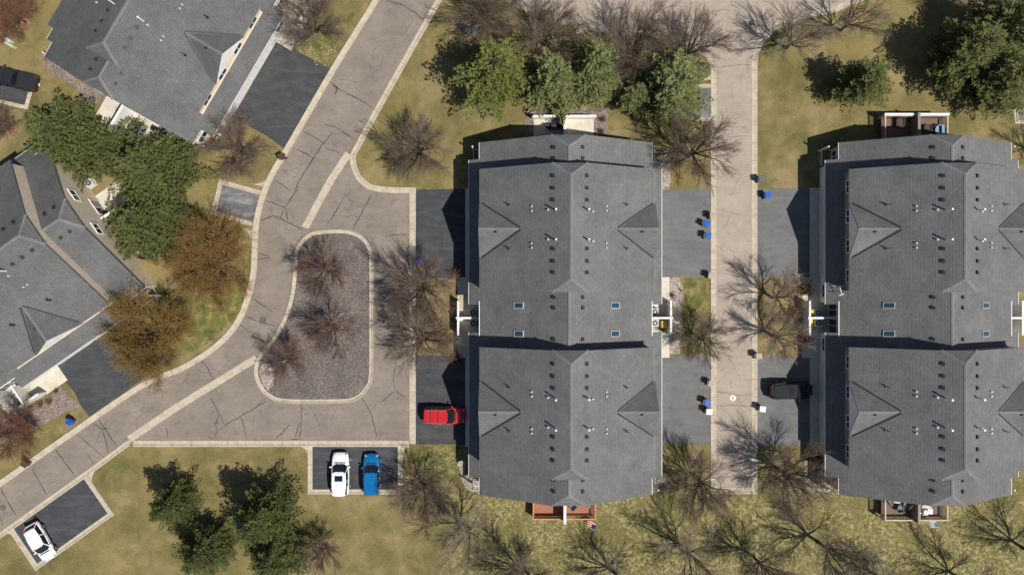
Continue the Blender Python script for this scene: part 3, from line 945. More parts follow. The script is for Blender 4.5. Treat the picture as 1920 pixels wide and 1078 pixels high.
def build_row(label):
    T = thing('townhouse_row', label, 'townhouses', group='grey roofed townhouse rows')
    # long low roof
    plan = [(0, -(YE - CI)), (CW, -YE), (AX, -YE), (AX, -YC), (EX, -YC), (EX, -NI), (AX, -NI), (AX, NI), (EX, NI), (EX, YC), (AX, YC), (AX, YE), (CW, YE), (0, YE - CI)]
    m = MB()
    for s in (1, -1):
        roof_solid(m, plan, zl, s)
        hip_end(m, s * YE, s * (YE - CI), zl, s)
    roof = m.build('roof', SH, T)
    fix_normals(roof)
    caps = [((0, -(YE - CI), ZR1), (0, -B1, ZR1)), ((0, B1, ZR1), (0, YE - CI, ZR1)), ((0, -B0, ZR1), (0, B0, ZR1))]
    for s in (1, -1):
        for q in (1, -1):
            caps.append(((q * CW, s * YE, zl(CW)), (0, s * (YE - CI), ZR1)))
    for a, b in caps:
        c = MB(); cap_strip(c, a, b); c.build('ridge_cap', CAP, roof)
    # gutters along the wide eaves and white rake boards
    for s in (1, -1):
        for y0, y1, x in ((-YC, -NI, EX), (NI, YC, EX), (-YE, -YC, AX), (YC, YE, AX)):
            gt = MB(); gt.box((s * (x + 0.04), (y0 + y1) / 2, zl(x) - 0.10), (0.08, y1 - y0, 0.13)); gt.build('gutter', MAT['light_grey'], roof)
    # fascia of the niche
    for s in (1, -1):
        f = MB(); f.box((s * (AX + 0.03), 0, zl(AX) - 0.08), (0.07, 2 * NI + 0.7, 0.2)); f.build('fascia', TRIM, roof)
    # low walls
    def profile(hw, zf, z0, dz):
        return [(-hw, z0), (hw, z0), (hw, zf(hw) - dz), (CW, zf(CW) - dz), (-CW, zf(CW) - dz), (-hw, zf(hw) - dz)]
    def extrude(m, prof, y0, y1):
        n = len(prof)
        m.add([(x, y0, z) for x, z in prof] + [(x, y1, z) for x, z in prof],
              [list(range(n)), list(range(2 * n - 1, n - 1, -1))] + [[(i + 1) % n, i, n + i, n + (i + 1) % n] for i in range(n)])
    w = MB(); extrude(w, profile(8.75, zl, 0.0, 0.24), -18.42, 18.42)
    w.build('wall', MAT['tan_siding'], T)
    for s in (1, -1):
        for q in (1, -1):
            w = MB(); w.box((s * 9.25, q * (NI + 0.15 + YC - 0.4) / 2, 1.45), (0.996, YC - 0.4 - NI - 0.15, 2.9))
            w.build('garage_wall', MAT['white_siding'], T)
            for yd in (6.95, 11.75):
                share('garage_door', ME['gar'], T, (s * 9.752, q * yd, 0.02), (0, 0, 0 if s > 0 else math.pi))
            share('wall_lamp', ME['lamp'], T, (s * 9.75, q * 9.35, 2.0), (0, 0, 0 if s > 0 else math.pi))
            window(T, 'win', (s * 9.75, q * 2.9, 1.5), 0 if s > 0 else math.pi)
            window(T, 'slide', (s * 8.75, q * 0.85, 1.25), 0 if s > 0 else math.pi)
            # corner porch at each end of the wide eave
            p = MB(); p.box((s * 9.9, q * 18.3, 1.5), (0.14, 0.14, 3.0)); p.box((s * 9.35, q * 18.3, 1.0), (1.0, 0.05, 0.09)); p.box((s * 9.9, q * 17.4, 1.0), (0.05, 1.7, 0.09))
            for k in range(6):
                p.box((s * 9.9, q * (16.8 + 0.26 * k), 0.5), (0.04, 0.04, 1.0))
            p.build('porch_rail', MAT['white_vinyl'], T)
            window(T, 'win', (s * 8.75, q * 17.45, 1.6), 0 if s > 0 else math.pi)
    # raised blocks
    for q in (1, -1):
        ym = q * (B0 + B1) / 2
        y0, y1 = ym - 6.3, ym + 6.3
        pl = [(0, y0 + CI), (CW, y0), (UX, y0), (UX, y1), (CW, y1), (0, y1 - CI)]
        m = MB()
        for s in (1, -1):
            roof_solid(m, pl, zu, s)
        hip_end(m, y1, y1 - CI, zu, 1); hip_end(m, y0, y0 + CI, zu, -1)
        up = m.build('upper_roof', SH, T)
        fix_normals(up)
        caps = [((0, y0 + CI, ZR2), (0, y1 - CI, ZR2))]
        for e in (1, -1):
            caps += [((e * CW, y1, zu(CW)), (0, y1 - CI, ZR2)), ((e * CW, y0, zu(CW)), (0, y0 + CI, ZR2))]
        for a, b in caps:
            c = MB(); cap_strip(c, a, b); c.build('ridge_cap', CAP, up)
        for s in (1, -1):
            for a, b in ((y0, ym - 2.9), (ym + 2.9, y1)):
                gt = MB(); gt.box((s * (UX + 0.03), (a + b) / 2, zu(UX) - 0.12), (0.06, b - a, 0.12)); gt.build('gutter', MAT['tan_siding'], up)
        w = MB(); extrude(w, profile(8.6, zu, 3.6, 0.23), y0 + 0.08, y1 - 0.08)
        w.build('upper_wall', MAT['tan_siding' ], T)
        for s in (1, -1):
            bd = MB(); bd.box((s * 8.63, ym, 4.15), (0.05, 12.40, 0.22)); bd.build('band_board', MAT['tan_siding'], T)
        for s in (1, -1):
            for k in range(4):
                window(T, 'win', (s * 8.6, ym - 4.65 + 3.1 * k, 5.02), 0 if s > 0 else math.pi)
            # cross gable dormer
            zE, zP, hw = zu(UX), 8.3, 2.85
            xf, xb = UX + 0.1, (ZR2 - zP) / SLOPE - 0.15
            A, Bp, Pk, Q = (s * xf, ym - hw, zu(xf) + .02), (s * xf, ym + hw, zu(xf) + .02), (s * xf, ym, zP), (s * xb, ym, zP)
            d = MB()
            for t in ([A, Q, Pk], [Bp, Pk, Q]):
                n = (Vector(t[1]) - Vector(t[0])).cross(Vector(t[2]) - Vector(t[0]))
                if n.z < 0: t = t[::-1]
                d.poly(t)
                lo = [(p[0], p[1], p[2] - 0.16) for p in t]
                d.poly(lo[::-1])
                for i in range(3):
                    d.poly([t[i], lo[i], lo[(i + 1) % 3], t[(i + 1) % 3]])
            dm = d.build('dormer', SH, up)
            gbl = MB(); x = s * (UX - 0.22)
            tri = [(x, ym - hw + .12, zu(UX) - .2), (x, ym + hw - .12, zu(UX) - .2), (x, ym, zP - 0.2)]
            gbl.poly(tri if s > 0 else tri[::-1])
            gbl.poly([(s * (UX + 0.005), p[1], p[2]) for p in (tri if s < 0 else tri[::-1])])
            gbl.box((s * (UX - 0.12), ym, zu(UX) - 0.16), (0.22, 2 * hw - 0.2, 0.14))
            gbl.build('gable_front', MAT['white_siding'], dm)
            for e in (1, -1):
                v = MB()
                a = Vector((s * (UX - 0.15), ym + e * (hw - 0.10), 0)); b = Vector((s * xb, ym + e * 0.06, 0))
                a.z = zu(a.x) + 0.015; b.z = zu(b.x) + 0.02
                nn = Vector((b - a)).normalized().cross(Vector((s * SLOPE, 0, 1)).normalized()) * 0.085
                off = Vector((0, e * 0.05, 0))
                qd = [a - nn + off, a + nn + off, b + nn + off, b - nn + off]
                if (qd[1] - qd[0]).cross(qd[2] - qd[0]).z < 0: qd = qd[::-1]
                v.poly(qd)
                v.build('valley_flashing', MAT['valley_metal'], dm)
            cc = MB(); cap_strip(cc, Pk, Q, 0.13); cc.build('ridge_cap', CAP, dm)
            dx = 7.35
            hgt = zP - (zP - zu(xf)) / hw * 0.28
            share('roof_vent', ME['vent'], T, (s * dx, ym - 0.28, hgt - 0.02), (-0.55 if True else 0, 0, 0), (0.8, 0.8, 0.8))
        for dy in (5.0, 3.8, 2.65, -2.1, -3.3, -4.4):
            for x in (-1.62, 1.58):
                on_roof('roof_vent', 'vent', T, x, ym + dy, zu)
        for dy in (1.65, -1.25):
            on_roof('vent_pipe', 'tall', T, -1.45, ym + dy, zu, 0.1, True)
            on_roof('vent_pipe', 'short', T, -2.15, ym + dy + 0.05, zu, 0.08, True)
            on_roof('vent_pipe', 'tall', T, 1.75, ym + dy, zu, 0.1, True)
            on_roof('vent_pipe', 'short', T, 2.25, ym + dy - 0.1, zu, 0.08, True)
        for dy in (2.15, 1.7, -1.5, -1.95):
            for x in (-3.72, 3.68):
                on_roof('vent_pipe', 'pair', T, x, ym + dy, zu, 0.04, True)
        for dy in (2.45, -1.95):
            for x in (-6.0, 5.75):
                on_roof('plumbing_stack', 'stack', T, x, ym + dy, zu, 0.02, True)
    for x in (-1.45, 1.35):
        for y in (17.3, 16.2, -15.95, -17.1, 2.3, 1.25, -1.9):
            on_roof('roof_vent', 'vent', T, x, y, zl)
    for x in (-4.95, 4.85):
        for y in (1.45, -1.45):
            k = on_roof('skylight', 'skyf', T, x, y, zl, 0.02)
            share('pane', ME['skyp'], k)
    # gable end openings
    for q in (1, -1):
        for x in (-2.1, 2.1):
            window(T, 'win', (x - q * 0.6, q * 18.42, 4.9), q * math.pi / 2)
            window(T, 'slide', (x + q * 0.5, q * 18.42, 1.25), q * math.pi / 2)
    # T shaped privacy walls, walks and slabs of the two courtyards
    for s in (1, -1):
        pw = MB()
        pw.box((s * 11.5, 0, 0.9), (0.16, 3.7, 1.8)); pw.box((s * 11.5, 0, 1.82), (0.21, 3.72, 0.07))
        pw.box((s * 10.35, 0, 0.95), (2.1, 0.16, 1.9)); pw.box((s * 10.42, 0, 1.93), (2.6, 0.21, 0.07))
        pw.build('privacy_wall', MAT['white_vinyl'], T)
        sl = MB(); sl.box((s * 10.1, 0, 0.03), (2.7, 3.3, 0.06)); sl.build('courtyard_slab', MAT['pale_concrete'], T)
        for q in (1, -1):
            sl = MB(); sl.box((s * 10.72, q * 3.05, 0.035), (1.9, 2.75, 0.07)); sl.build('walkway', MAT['pale_concrete'], T)
            ap = MB(); ap.box((s * 10.3, q * 9.3, 0.012), (1.06, 9.9, 0.036)); ap.build('garage_apron', MAT['pale_concrete'], T)
    return T


def patio(T, q, kind, wallmat='white_vinyl'):
    """ground floor patio or deck at gable end q (+1 or -1) of the row"""
    y0, y1 = 18.44, 21.8
    yc = q * (y0 + y1) / 2
    if kind == 'walls':
        for x in (-1.72, 1.75):
            m = MB(); m.box((x, yc, 0.04), (3.15, y1 - y0, 0.08)); m.build('patio_slab', MAT['pale_concrete'], T)
        m = MB(); m.box((0, q * (y1 + 0.1), 0.6), (6.9, 0.16, 1.2)); m.box((0, q * (y1 + 0.1), 1.22), (7.0, 0.26, 0.06)); m.build('patio_wall', MAT['white_vinyl'], T)
    elif kind == 'open':
        for x in (-1.72, 1.75):
            m = MB(); m.box((x, yc, 0.04), (3.15, y1 - y0, 0.08)); m.build('patio_slab', MAT['pale_concrete'], T)
    else:
        deck, rail, zt, solid = kind
        for x in (-1.74, 1.74):
            m = MB(); m.box((x, yc, zt - 0.06), (3.24, y1 - y0 - 0.1, 0.12))
            for xx in (-1.4, 1.4):
                m.box((x + xx, q * (y1 - 0.2), (zt - .12) / 2), (0.14, 0.14, zt - .12))
            d = m.build('deck', MAT[deck], T)
            r = MB()
            sgn = 1 if x > 0 else -1
            xo = sgn * 3.36
            r.box((x, q * (y1 + 0.02), zt + 0.95), (3.5, 0.14, 0.06)); r.box((xo, yc, zt + 0.95), (0.14, y1 - y0 - 0.05, 0.06))
            if solid and x < 0:
                r.box((x, q * (y1 + 0.02), zt + 0.45), (3.3, 0.05, 0.9)); r.box((xo, yc, zt + 0.45), (0.05, y1 - y0 - .15, 0.9))
            else:
                for k in range(22):
                    r.box((x - 1.58 + 0.15 * k, q * (y1 + 0.02), zt + 0.45), (0.045, 0.045, 0.9))
                for k in range(23):
                    r.box((xo, q * (y0 + 0.2 + 0.15 * k), zt + 0.45), (0.045, 0.045, 0.9))
            for px_, py_ in ((xo, y1 + .02), (sgn * 0.2, y1 + .02)):
                r.box((px_, q * py_, zt / 2 + 0.5), (0.12, 0.12, zt + 1.0))
            r.build('railing', MAT[rail], d)
    m = MB()
    m.box((0, yc + q * 0.1, 1.2), (0.22, y1 - y0 + 0.25, 2.4)); m.box((0, yc + q * 0.1, 2.42), (0.28, y1 - y0 + 0.3, 0.07))
    m.build('divider_wall', MAT[wallmat], T)
# ------------------------------------------------------------------ trees
def rotv(d, ang, az):
    """turn direction d by ang away from itself, at azimuth az around it"""
    d = d.normalized()
    a = d.orthogonal().normalized()
    c = d.cross(a)
    return (d * math.cos(ang) + (a * math.cos(az) + c * math.sin(az)) * math.sin(ang)).normalized()


def grow(rnd, p, d, L, nseg, up, wob):
    pts = [p.copy()]
    for i in range(nseg):
        d = (d + Vector((rnd.gauss(0, wob), rnd.gauss(0, wob), rnd.gauss(0, wob) + up))).normalized()
        p = p + d * (L / nseg)
        pts.append(p.copy())
    return pts


def bare_meshes(seed, spread, kind):
    """a leafless tree 10 m high with a crown about 3.3 m in radius"""
    rnd = random.Random(seed)
    tr, cr = MB(), MB()
    fork = rnd.uniform(1.7, 2.5)
    lean = Vector((rnd.uniform(-.06, .06), rnd.uniform(-.06, .06), 1)).normalized()
    base = grow(rnd, Vector((0, 0, -0.1)), lean, fork, 4, 0.02, 0.03)
    tr.tube(base, [0.24, 0.19, 0.175, 0.165, 0.15], 7)
    tips, limbs = [], []
    dens = {'open': 0, 'bare': 2, 'redbud': 1, 'bud': 2, 'thick': 2}[kind]
    n1 = (7, 9, 13)[dens] + rnd.randint(0, 1)
    for i in range(n1):
        az = 2.39996 * i + rnd.uniform(-.3, .3)
        tilt = (0.08 + 1.0 * math.sqrt((i + .3) / n1)) * spread * rnd.uniform(.85, 1.1)
        d = Vector((math.cos(az) * math.sin(tilt), math.sin(az) * math.sin(tilt), math.cos(tilt)))
        st = base[-1].lerp(base[-2], rnd.random() * .9)
        ct = math.cos(min(tilt, 1.4)); sn = math.sin(tilt)
        L = 1.0 / math.sqrt((sn / 3.6) ** 2 + (ct / 6.6) ** 2) * rnd.uniform(.80, 1.0)
        pts = grow(rnd, st, d, L, 6, 0.05, 0.08)
        r0 = rnd.uniform(0.075, 0.11)
        tr.tube(pts, [r0 * (1 - 0.145 * k) for k in range(7)], 5)
        limbs.append((pts, r0, L))
    for pts, r0, L0 in limbs:
        n2 = int((1.75, 1.9, 2.1)[dens] * L0) + rnd.randint(1, 3)
        for j in range(n2):
            t = 0.20 + 0.79 * (j + rnd.random() * .6) / n2
            k = min(5, int(t * 6)); f = t * 6 - k
            p = pts[k].lerp(pts[k + 1], f)
            d0 = (pts[k + 1] - pts[k]).normalized()
            d = rotv(d0, rnd.uniform(0.40, 0.90), rnd.uniform(0, 6.283))
            d = (d + Vector((p.x, p.y, 0)) * 0.06 + Vector((0, 0, 0.15))).normalized()
            L = rnd.uniform(1.5, 2.4) * (1.2 - 0.50 * t)
            q2 = grow(rnd, p, d, L, 3, 0.06, 0.10)
            r1 = r0 * (1 - 0.78 * t) * 0.5 + 0.010
            cr.tube(q2, [r1, r1 * .78, r1 * .55, r1 * .32], 3, caps=False)
            n3 = rnd.randint(*((8, 9), (8, 10), (8, 10))[dens])
            for u in range(n3):
                t2 = min(0.999, 0.12 + 0.88 * (u + rnd.random() * .7) / n3)
                k2 = min(2, int(t2 * 3)); f2 = t2 * 3 - k2
                p2 = q2[k2].lerp(q2[k2 + 1], f2)
                d2 = rotv((q2[k2 + 1] - q2[k2]), rnd.uniform(0.30, 0.80), rnd.uniform(0, 6.283))
                d2 = (d2 + Vector((p2.x, p2.y, 0)) * 0.09).normalized()
                q3 = grow(rnd, p2, d2, rnd.uniform(0.7, 1.2), 2, 0.05, 0.10)
                cr.tube(q3, [0.0115, 0.0085, 0.005], 3, caps=False)
                for v in range(rnd.randint(*((7, 8), (7, 8), (6, 8))[dens])):
                    t3 = rnd.uniform(0.10, 0.98)
                    k3 = min(1, int(t3 * 2)); f3 = t3 * 2 - k3
                    p3 = q3[k3].lerp(q3[k3 + 1], f3)
                    d3 = rotv((q3[k3 + 1] - q3[k3]), rnd.uniform(0.25, 0.80), rnd.uniform(0, 6.283))
                    d3 = (d3 + Vector((p3.x, p3.y, 0)) * 0.06).normalized()
                    e = p3 + d3 * rnd.uniform(0.35, 0.75)
                    twig(cr, p3, e, d3, 0.0072)
                    tips.append((e, d3)); tips.append((p3.lerp(e, .55), d3))
    if kind == 'bud':
        for p, d in tips:
            if rnd.random() < 0.92:
                leaf(cr, rnd, p, rnd.uniform(0.09, 0.16), rnd.uniform(0.016, 0.028), d, 1)
                leaf(cr, rnd, p - d * .08, rnd.uniform(0.08, 0.14), rnd.uniform(0.014, 0.026), d, 1)
    elif kind == 'redbud':
        for p, d in tips:
            if rnd.random() < 0.22:
                leaf(cr, rnd, p, rnd.uniform(0.05, 0.10), rnd.uniform(0.025, 0.04), d, 1)
    return tr, cr


def twig(m, a, b, d, r):
    """a thin three sided twig"""
    x = d.orthogonal().normalized() * r
    y = d.cross(x)
    p, q, s = x, x * -.5 + y * .87, x * -.5 - y * .87
    k = len(m.v)
    m.v.extend([a + p, a + q, a + s, b])
    m.f.extend([[k, k + 1, k + 3], [k + 1, k + 2, k + 3], [k + 2, k, k + 3]]); m.m.extend([0, 0, 0])


def leaf(m, rnd, p, L, w, d, mi):
    d = (d + Vector((rnd.gauss(0, .6), rnd.gauss(0, .6), rnd.gauss(0, .6)))).normalized()
    a = d.orthogonal().normalized()
    a = (Matrix.Rotation(rnd.uniform(0, 6.28), 3, d) @ a)
    m.poly([p, p + d * L * .5 + a * w, p + d * L, p + d * L * .5 - a * w], mi)


def tuft(m, rnd, p, out, L, n, w, mi=0, spread=0.9):
    for k in range(n):
        d = rotv(out, rnd.uniform(0.1, spread), rnd.uniform(0, 6.283))
        a = d.cross(Vector((0, 0, 1)))
        if a.length < .1: a = Vector((1, 0, 0))
        a = Matrix.Rotation(rnd.uniform(-.9, .9), 3, d) @ a.normalized()
        l = L * rnd.uniform(0.7, 1.2)
        m.poly([p, p + d * l * .45 + a * w, p + d * l, p + d * l * .45 - a * w], mi)


def conifer_meshes(seed, shape):
    """an evergreen about 10 m high and 3.2 m in radius at the widest whorl"""
    rnd = random.Random(seed)
    tr, cr = MB(), MB()
    tr.tube([(0, 0, -.1), (0, 0, 3), (0.03, 0, 6.5), (0, 0, 9.4)], [0.22, 0.17, 0.09, 0.02], 7)
    ph = [rnd.uniform(0, 6.28) for _ in range(4)]
    z = 0.8
    while z < 9.7:
        t = z / 10.0
        if shape == 'spruce':
            rr = 3.2 * min(1.0, (1 - t) * 1.3 + 0.03) * (0.8 + 0.2 * min(1, t * 6))
        else:
            rr = 3.2 * min(1.0, math.sqrt(max(0.01, (1 - t) * 1.15))) * (0.7 + .3 * min(1, t * 4))
        nb = max(4, int(4 + rr * 1.9))
        a0 = rnd.uniform(0, 6.28)
        for i in range(nb):
            az = a0 + 2 * math.pi * i / nb + rnd.uniform(-.25, .25)
            lobe = 1 + .14 * math.sin(2 * az + ph[0] + z * .5) + .12 * math.sin(3 * az + ph[1] - z * .9) + .08 * math.sin(5 * az + ph[2] + z * 1.7)
            L = max(.3, rr * rnd.uniform(0.66, 1.14) * lobe)
            rise = rnd.uniform(-0.08, 0.25) if shape == 'spruce' else rnd.uniform(0.05, 0.45)
            d = Vector((math.cos(az), math.sin(az), rise)).normalized()
            pts = grow(rnd, Vector((0, 0, z + rnd.uniform(-.18, .18))), d, L, 4, 0.04, 0.05)
            tr.tube([pts[0], pts[2], pts[4]], [0.035, 0.022, 0.008], 3, caps=False)
            ns = max(3, int(L / 0.21))
            for j in range(ns):
                u = min(.999, 0.18 + 0.82 * (j + rnd.random()) / ns)
                k = min(3, int(u * 4)); f = u * 4 - k
                p = pts[k].lerp(pts[k + 1], f)
                ax = (pts[k + 1] - pts[k]).normalized()
                side = Vector((-ax.y, ax.x, 0)).normalized()
                for sg in (1, -1):
                    sl = (0.30 * L * (1.08 - u) + 0.16) * rnd.uniform(.7, 1.2)
                    sd = (ax * rnd.uniform(.5, 1.0) + side * sg + Vector((0, 0, rnd.uniform(-.05, .45)))).normalized()
                    nq = max(1, int(sl / 0.20))
                    for q in range(nq):
                        pp = p + sd * (sl * (q + .35) / nq)
                        tuft(cr, rnd, pp, (sd + Vector((0, 0, .35))).normalized(), rnd.uniform(0.24, 0.36), 4, 0.036, 0, 1.0)
            tuft(cr, rnd, pts[4], d, 0.34, 6, 0.036, 0, .8)
        z += rnd.uniform(0.42, 0.60)
    tuft(cr, rnd, Vector((0, 0, 9.4)), Vector((0, 0, 1)), 0.5, 9, 0.05)
    return tr, cr


def shrub_mesh(seed):
    rnd = random.Random(seed)
    st, cr = MB(), MB()
    for i in range(16):
        az, tl = rnd.uniform(0, 6.28), rnd.uniform(0.1, 1.0)
        d = Vector((math.cos(az) * math.sin(tl), math.sin(az) * math.sin(tl), math.cos(tl)))
        pts = grow(rnd, Vector((0, 0, 0)), d, rnd.uniform(.5, .85), 3, 0.05, .1)
        st.tube(pts, [.015, .012, .009, .005], 3, caps=False)
        for j in range(26):
            p = pts[rnd.randint(1, 3)] + Vector((rnd.gauss(0, .10), rnd.gauss(0, .10), rnd.gauss(0, .08)))
            leaf(cr, rnd, p, rnd.uniform(.07, .14), .035, d, 0)
    return st, cr


TREE_ME = {}


def tree_mesh(key):
    if key in TREE_ME:
        return TREE_ME[key]
    kind, i = key
    if kind in ('bare', 'open'):
        t, c = bare_meshes((100 if kind == 'bare' else 160) + i, (1.0, 0.9, 1.12, 0.95)[i], kind)
        r = (t.mesh('trunk', MAT['dark_bark']), c.mesh('crown', MAT['brown_twig']))
    elif kind == 'thick':
        t, c = bare_meshes(180 + i, 1.05, 'thick')
        r = (t.mesh('trunk', MAT['dark_bark']), c.mesh('crown', MAT['brown_twig']))
    elif kind == 'red':
        t, c = bare_meshes(200 + i, 1.1, 'redbud')
        r = (t.mesh('trunk', MAT['dark_bark']), c.mesh('crown', [MAT['red_twig'], MAT['red_buds']]))
    elif kind == 'bud':
        t, c = bare_meshes(230 + i, 1.12, 'bud')
        r = (t.mesh('trunk', MAT['dark_bark']), c.mesh('crown', [MAT['amber_twig'], MAT['amber_buds']]))
    elif kind in ('shrub', 'redshrub'):
        t, c = shrub_mesh(i)
        r = (t.mesh('stem', MAT['dark_bark']), c.mesh('foliage', MAT['shrub_leaves']))
    else:
        t, c = conifer_meshes(300 + i, kind)
        r = (t.mesh('trunk', MAT['dark_bark']), c.mesh('crown', MAT['dark_needles']))
    ds = sorted(math.hypot(v.co.x, v.co.y) for v in r[1].vertices)
    r = (r[0], r[1], ds[int(len(ds) * .965)], max(v.co.z for v in r[1].vertices))
    TREE_ME[key] = r
    return r


SPEC = {'thick': ('thick', 'dark_bark', ['brown_twig']), 'brown': ('bare', 'dark_bark', ['brown_twig']), 'grey': ('open', 'grey_bark', ['grey_twig']), 'red': ('red', 'dark_bark', ['red_twig', 'red_buds']),
        'amber': ('bud', 'dark_bark', ['amber_twig', 'amber_buds']), 'olive': ('bud', 'dark_bark', ['amber_twig', 'olive_buds']), 'russet': ('bud', 'dark_bark', ['red_twig', 'russet_leaves']),
        'dark': ('spruce', 'dark_bark', ['dark_needles']), 'sage': ('round', 'dark_bark', ['sage_needles']), 'bright': ('round', 'dark_bark', ['bright_needles']), 'moss': ('round', 'dark_bark', ['moss_needles']),
        'shrub': ('shrub', 'dark_bark', ['shrub_leaves']), 'redshrub': ('shrub', 'dark_bark', ['russet_leaves'])}


def repaint(o, mats):
    for sl, mt in zip(o.material_slots, mats):
        sl.link = 'OBJECT'
        sl.material = MAT[mt]


def tree(name, kind, var, bx, by, H, Rad, label, cat='tree', group=None, rz=None):
    geo, bark, leafm = SPEC[kind]
    t, c, rad0, h0 = tree_mesh((geo, var))
    rnd = random.Random(int(bx * 7 + by * 13))
    x, y = P(bx, by)
    rz = rnd.uniform(0, 6.28) if rz is None else rz
    o = thing(name, label, cat, (x, y, 0), rz, group)
    if 'shrub' in kind:
        s = Rad / 0.75
        o.scale = (s, s, s)
        repaint(share('stem', t, o), [bark]); repaint(share('foliage', c, o), leafm)
    else:
        k = Rad / rad0
        o.scale = (k, k, H / h0)
        repaint(share('trunk', t, o), [bark]); repaint(share('crown', c, o), leafm)
    return o


GB, GE, GI = 'leafless trees round the townhouses', 'evergreen trees on the lawns', 'red budded trees on the gravel island'
BARE = [
    # kind, variant, base px, height, radius, label
    ('brown', 0, 790, 287, 7.2, 3.5, 'round leafless tree alone on the lawn above the upper left driveway of the middle row'),
    ('thick', 1, 594, 60, 7.0, 3.6, 'bushy leafless tree between the upper left row and the top of the street'),
    ('thick', 0, 459, 281, 6.6, 3.6, 'dense leafless tree beside the white corner porch of the upper left row'),
    ('brown', 0, 1291, 293, 10.6, 3.9, 'spreading leafless tree between the middle row and the top of the tan lane'),
    ('grey', 1, 1475, 90, 9.8, 3.4, 'leafless tree with a forked shadow at the right corner of the lane and cross street'),
    ('grey', 2, 1576, 58, 9.8, 3.3, 'bent leafless tree on the top lawn, right of the cross street corner'),
    ('grey', 3, 1829, 25, 9.5, 3.4, 'leafless tree at the top edge just above the big evergreens'),
    ('grey', 0, 1926, 283, 5.5, 2.3, 'low leafless tree at the right edge above the right row roof'),
    ('brown', 1, 918, 45, 9.0, 3.9, 'leafless tree standing over the green utility box at the top'),
    ('thick', 0, 1020, 84, 9.8, 4.0, 'big dark leafless tree at the top behind the middle pine'),
    ('thick', 1, 1180, 114, 9.8, 4.2, 'widest dark leafless tree at the top, right of the narrow evergreen'),
    ('brown', 0, 1281, 112, 9.2, 3.8, 'leafless tree leaning over the left corner where the lane meets the cross street'),
    ('grey', 0, 1287, 1026, 10.0, 3.8, 'open leafless tree on the lawn right of the striped flag'),
    ('brown', 2, 1306, 895, 8.4, 3.7, 'leafless tree below the lower right driveway of the middle row, beside the lane end'),
    ('brown', 1, 1461, 879, 10.4, 3.8, 'dense leafless tree below the driveway with the black car'),
    ('grey', 2, 1533, 1015, 12.4, 3.9, 'tall leafless tree on the lawn below the lower left corner of the right row'),
    ('brown', 3, 1412, 1042, 9.6, 2.9, 'small leafless tree on the lawn below the end of the tan lane'),
    ('grey', 1, 1156, 1076, 11.0, 3.6, 'leafless tree at the bottom edge right below the striped flag'),
    ('brown', 0, 991, 1074, 9.8, 3.5, 'leafless tree at the bottom edge below the red deck'),
    ('grey', 3, 881, 990, 9.6, 3.7, 'leafless tree with a crooked trunk between the blue car and the red deck'),
    ('brown', 2, 797, 910, 7.8, 3.4, 'leafless tree at the right corner of the bay with the blue car'),
    ('brown', 1, 612, 1022, 5.4, 2.2, 'little leafless tree beside the big lower evergreens'),
    ('grey', 0, 1794, 1080, 12.0, 3.8, 'leafless tree at the bottom edge below the pale garden flag'),
    ('grey', 2, 1918, 1027, 13.5, 3.8, 'leafless tree at the lower right corner of the photo'),
    ('grey', 1, 1652, 1082, 11.5, 3.3, 'leafless tree at the bottom edge below the left deck of the right row'),
    ('brown', 3, 1309, 632, 6.6, 2.7, 'small leafless tree on the grass strip right of the middle row courtyard'),
    ('grey', 3, 1447, 558, 9.2, 2.9, 'upper leafless tree on the straw bed left of the right row'),
    ('grey', 0, 1447, 630, 8.8, 2.9, 'lower leafless tree on the straw bed left of the right row'),
    ('brown', 0, 797, 541, 9.0, 3.7, 'upper leafless tree on the mulch bed left of the middle row'),
    ('brown', 2, 801, 634, 9.0, 3.7, 'lower leafless tree on the mulch bed left of the middle row'),
    ('brown', 3, 18, 240, 6.0, 2.5, 'small leafless tree in a red mulch ring below the pickup bay'),
    ('grey', 2, 1934, 110, 9.5, 3.0, 'leafless tree with its trunk at the right edge beside the big evergreens'),
]
for kind, var, bx, by, H, r, lab in BARE:
    tree('leafless_tree', kind, var, bx, by, H, r * 1.08, lab, 'tree', GB)
for var, bx, by, H, r, lab in [(0, 617, 511, 6.6, 3.2, 'red budded tree at the top of the gravel island'),
                               (1, 632, 616, 6.8, 3.2, 'red budded tree in the middle of the gravel island'),
                               (0, 546, 673, 6.4, 2.7, 'red budded tree at the lower left of the gravel island')]:
    tree('budding_tree', 'red', var, bx, by, H, r, lab, 'tree', GI)
for kind, var, bx, by, H, r, lab in [('amber', 0, 424, 489, 8.2, 5.0, 'amber budded tree on the lawn inside the street bend below the worn pad'),
                                     ('olive', 1, 318, 619, 8.4, 5.15, 'large amber and olive tree over the driveway of the lower left row'),
                                     ('russet', 0, 48, 42, 6.2, 2.9, 'russet tree in a red mulch ring at the top left corner'),
                                     ('russet', 1, 52, 800, 6.2, 3.0, 'russet tree at the left edge below the white courtyard walls')]:
    tree('budding_tree', kind, var, bx, by, H, r, lab, 'tree', 'amber and russet trees coming into leaf')
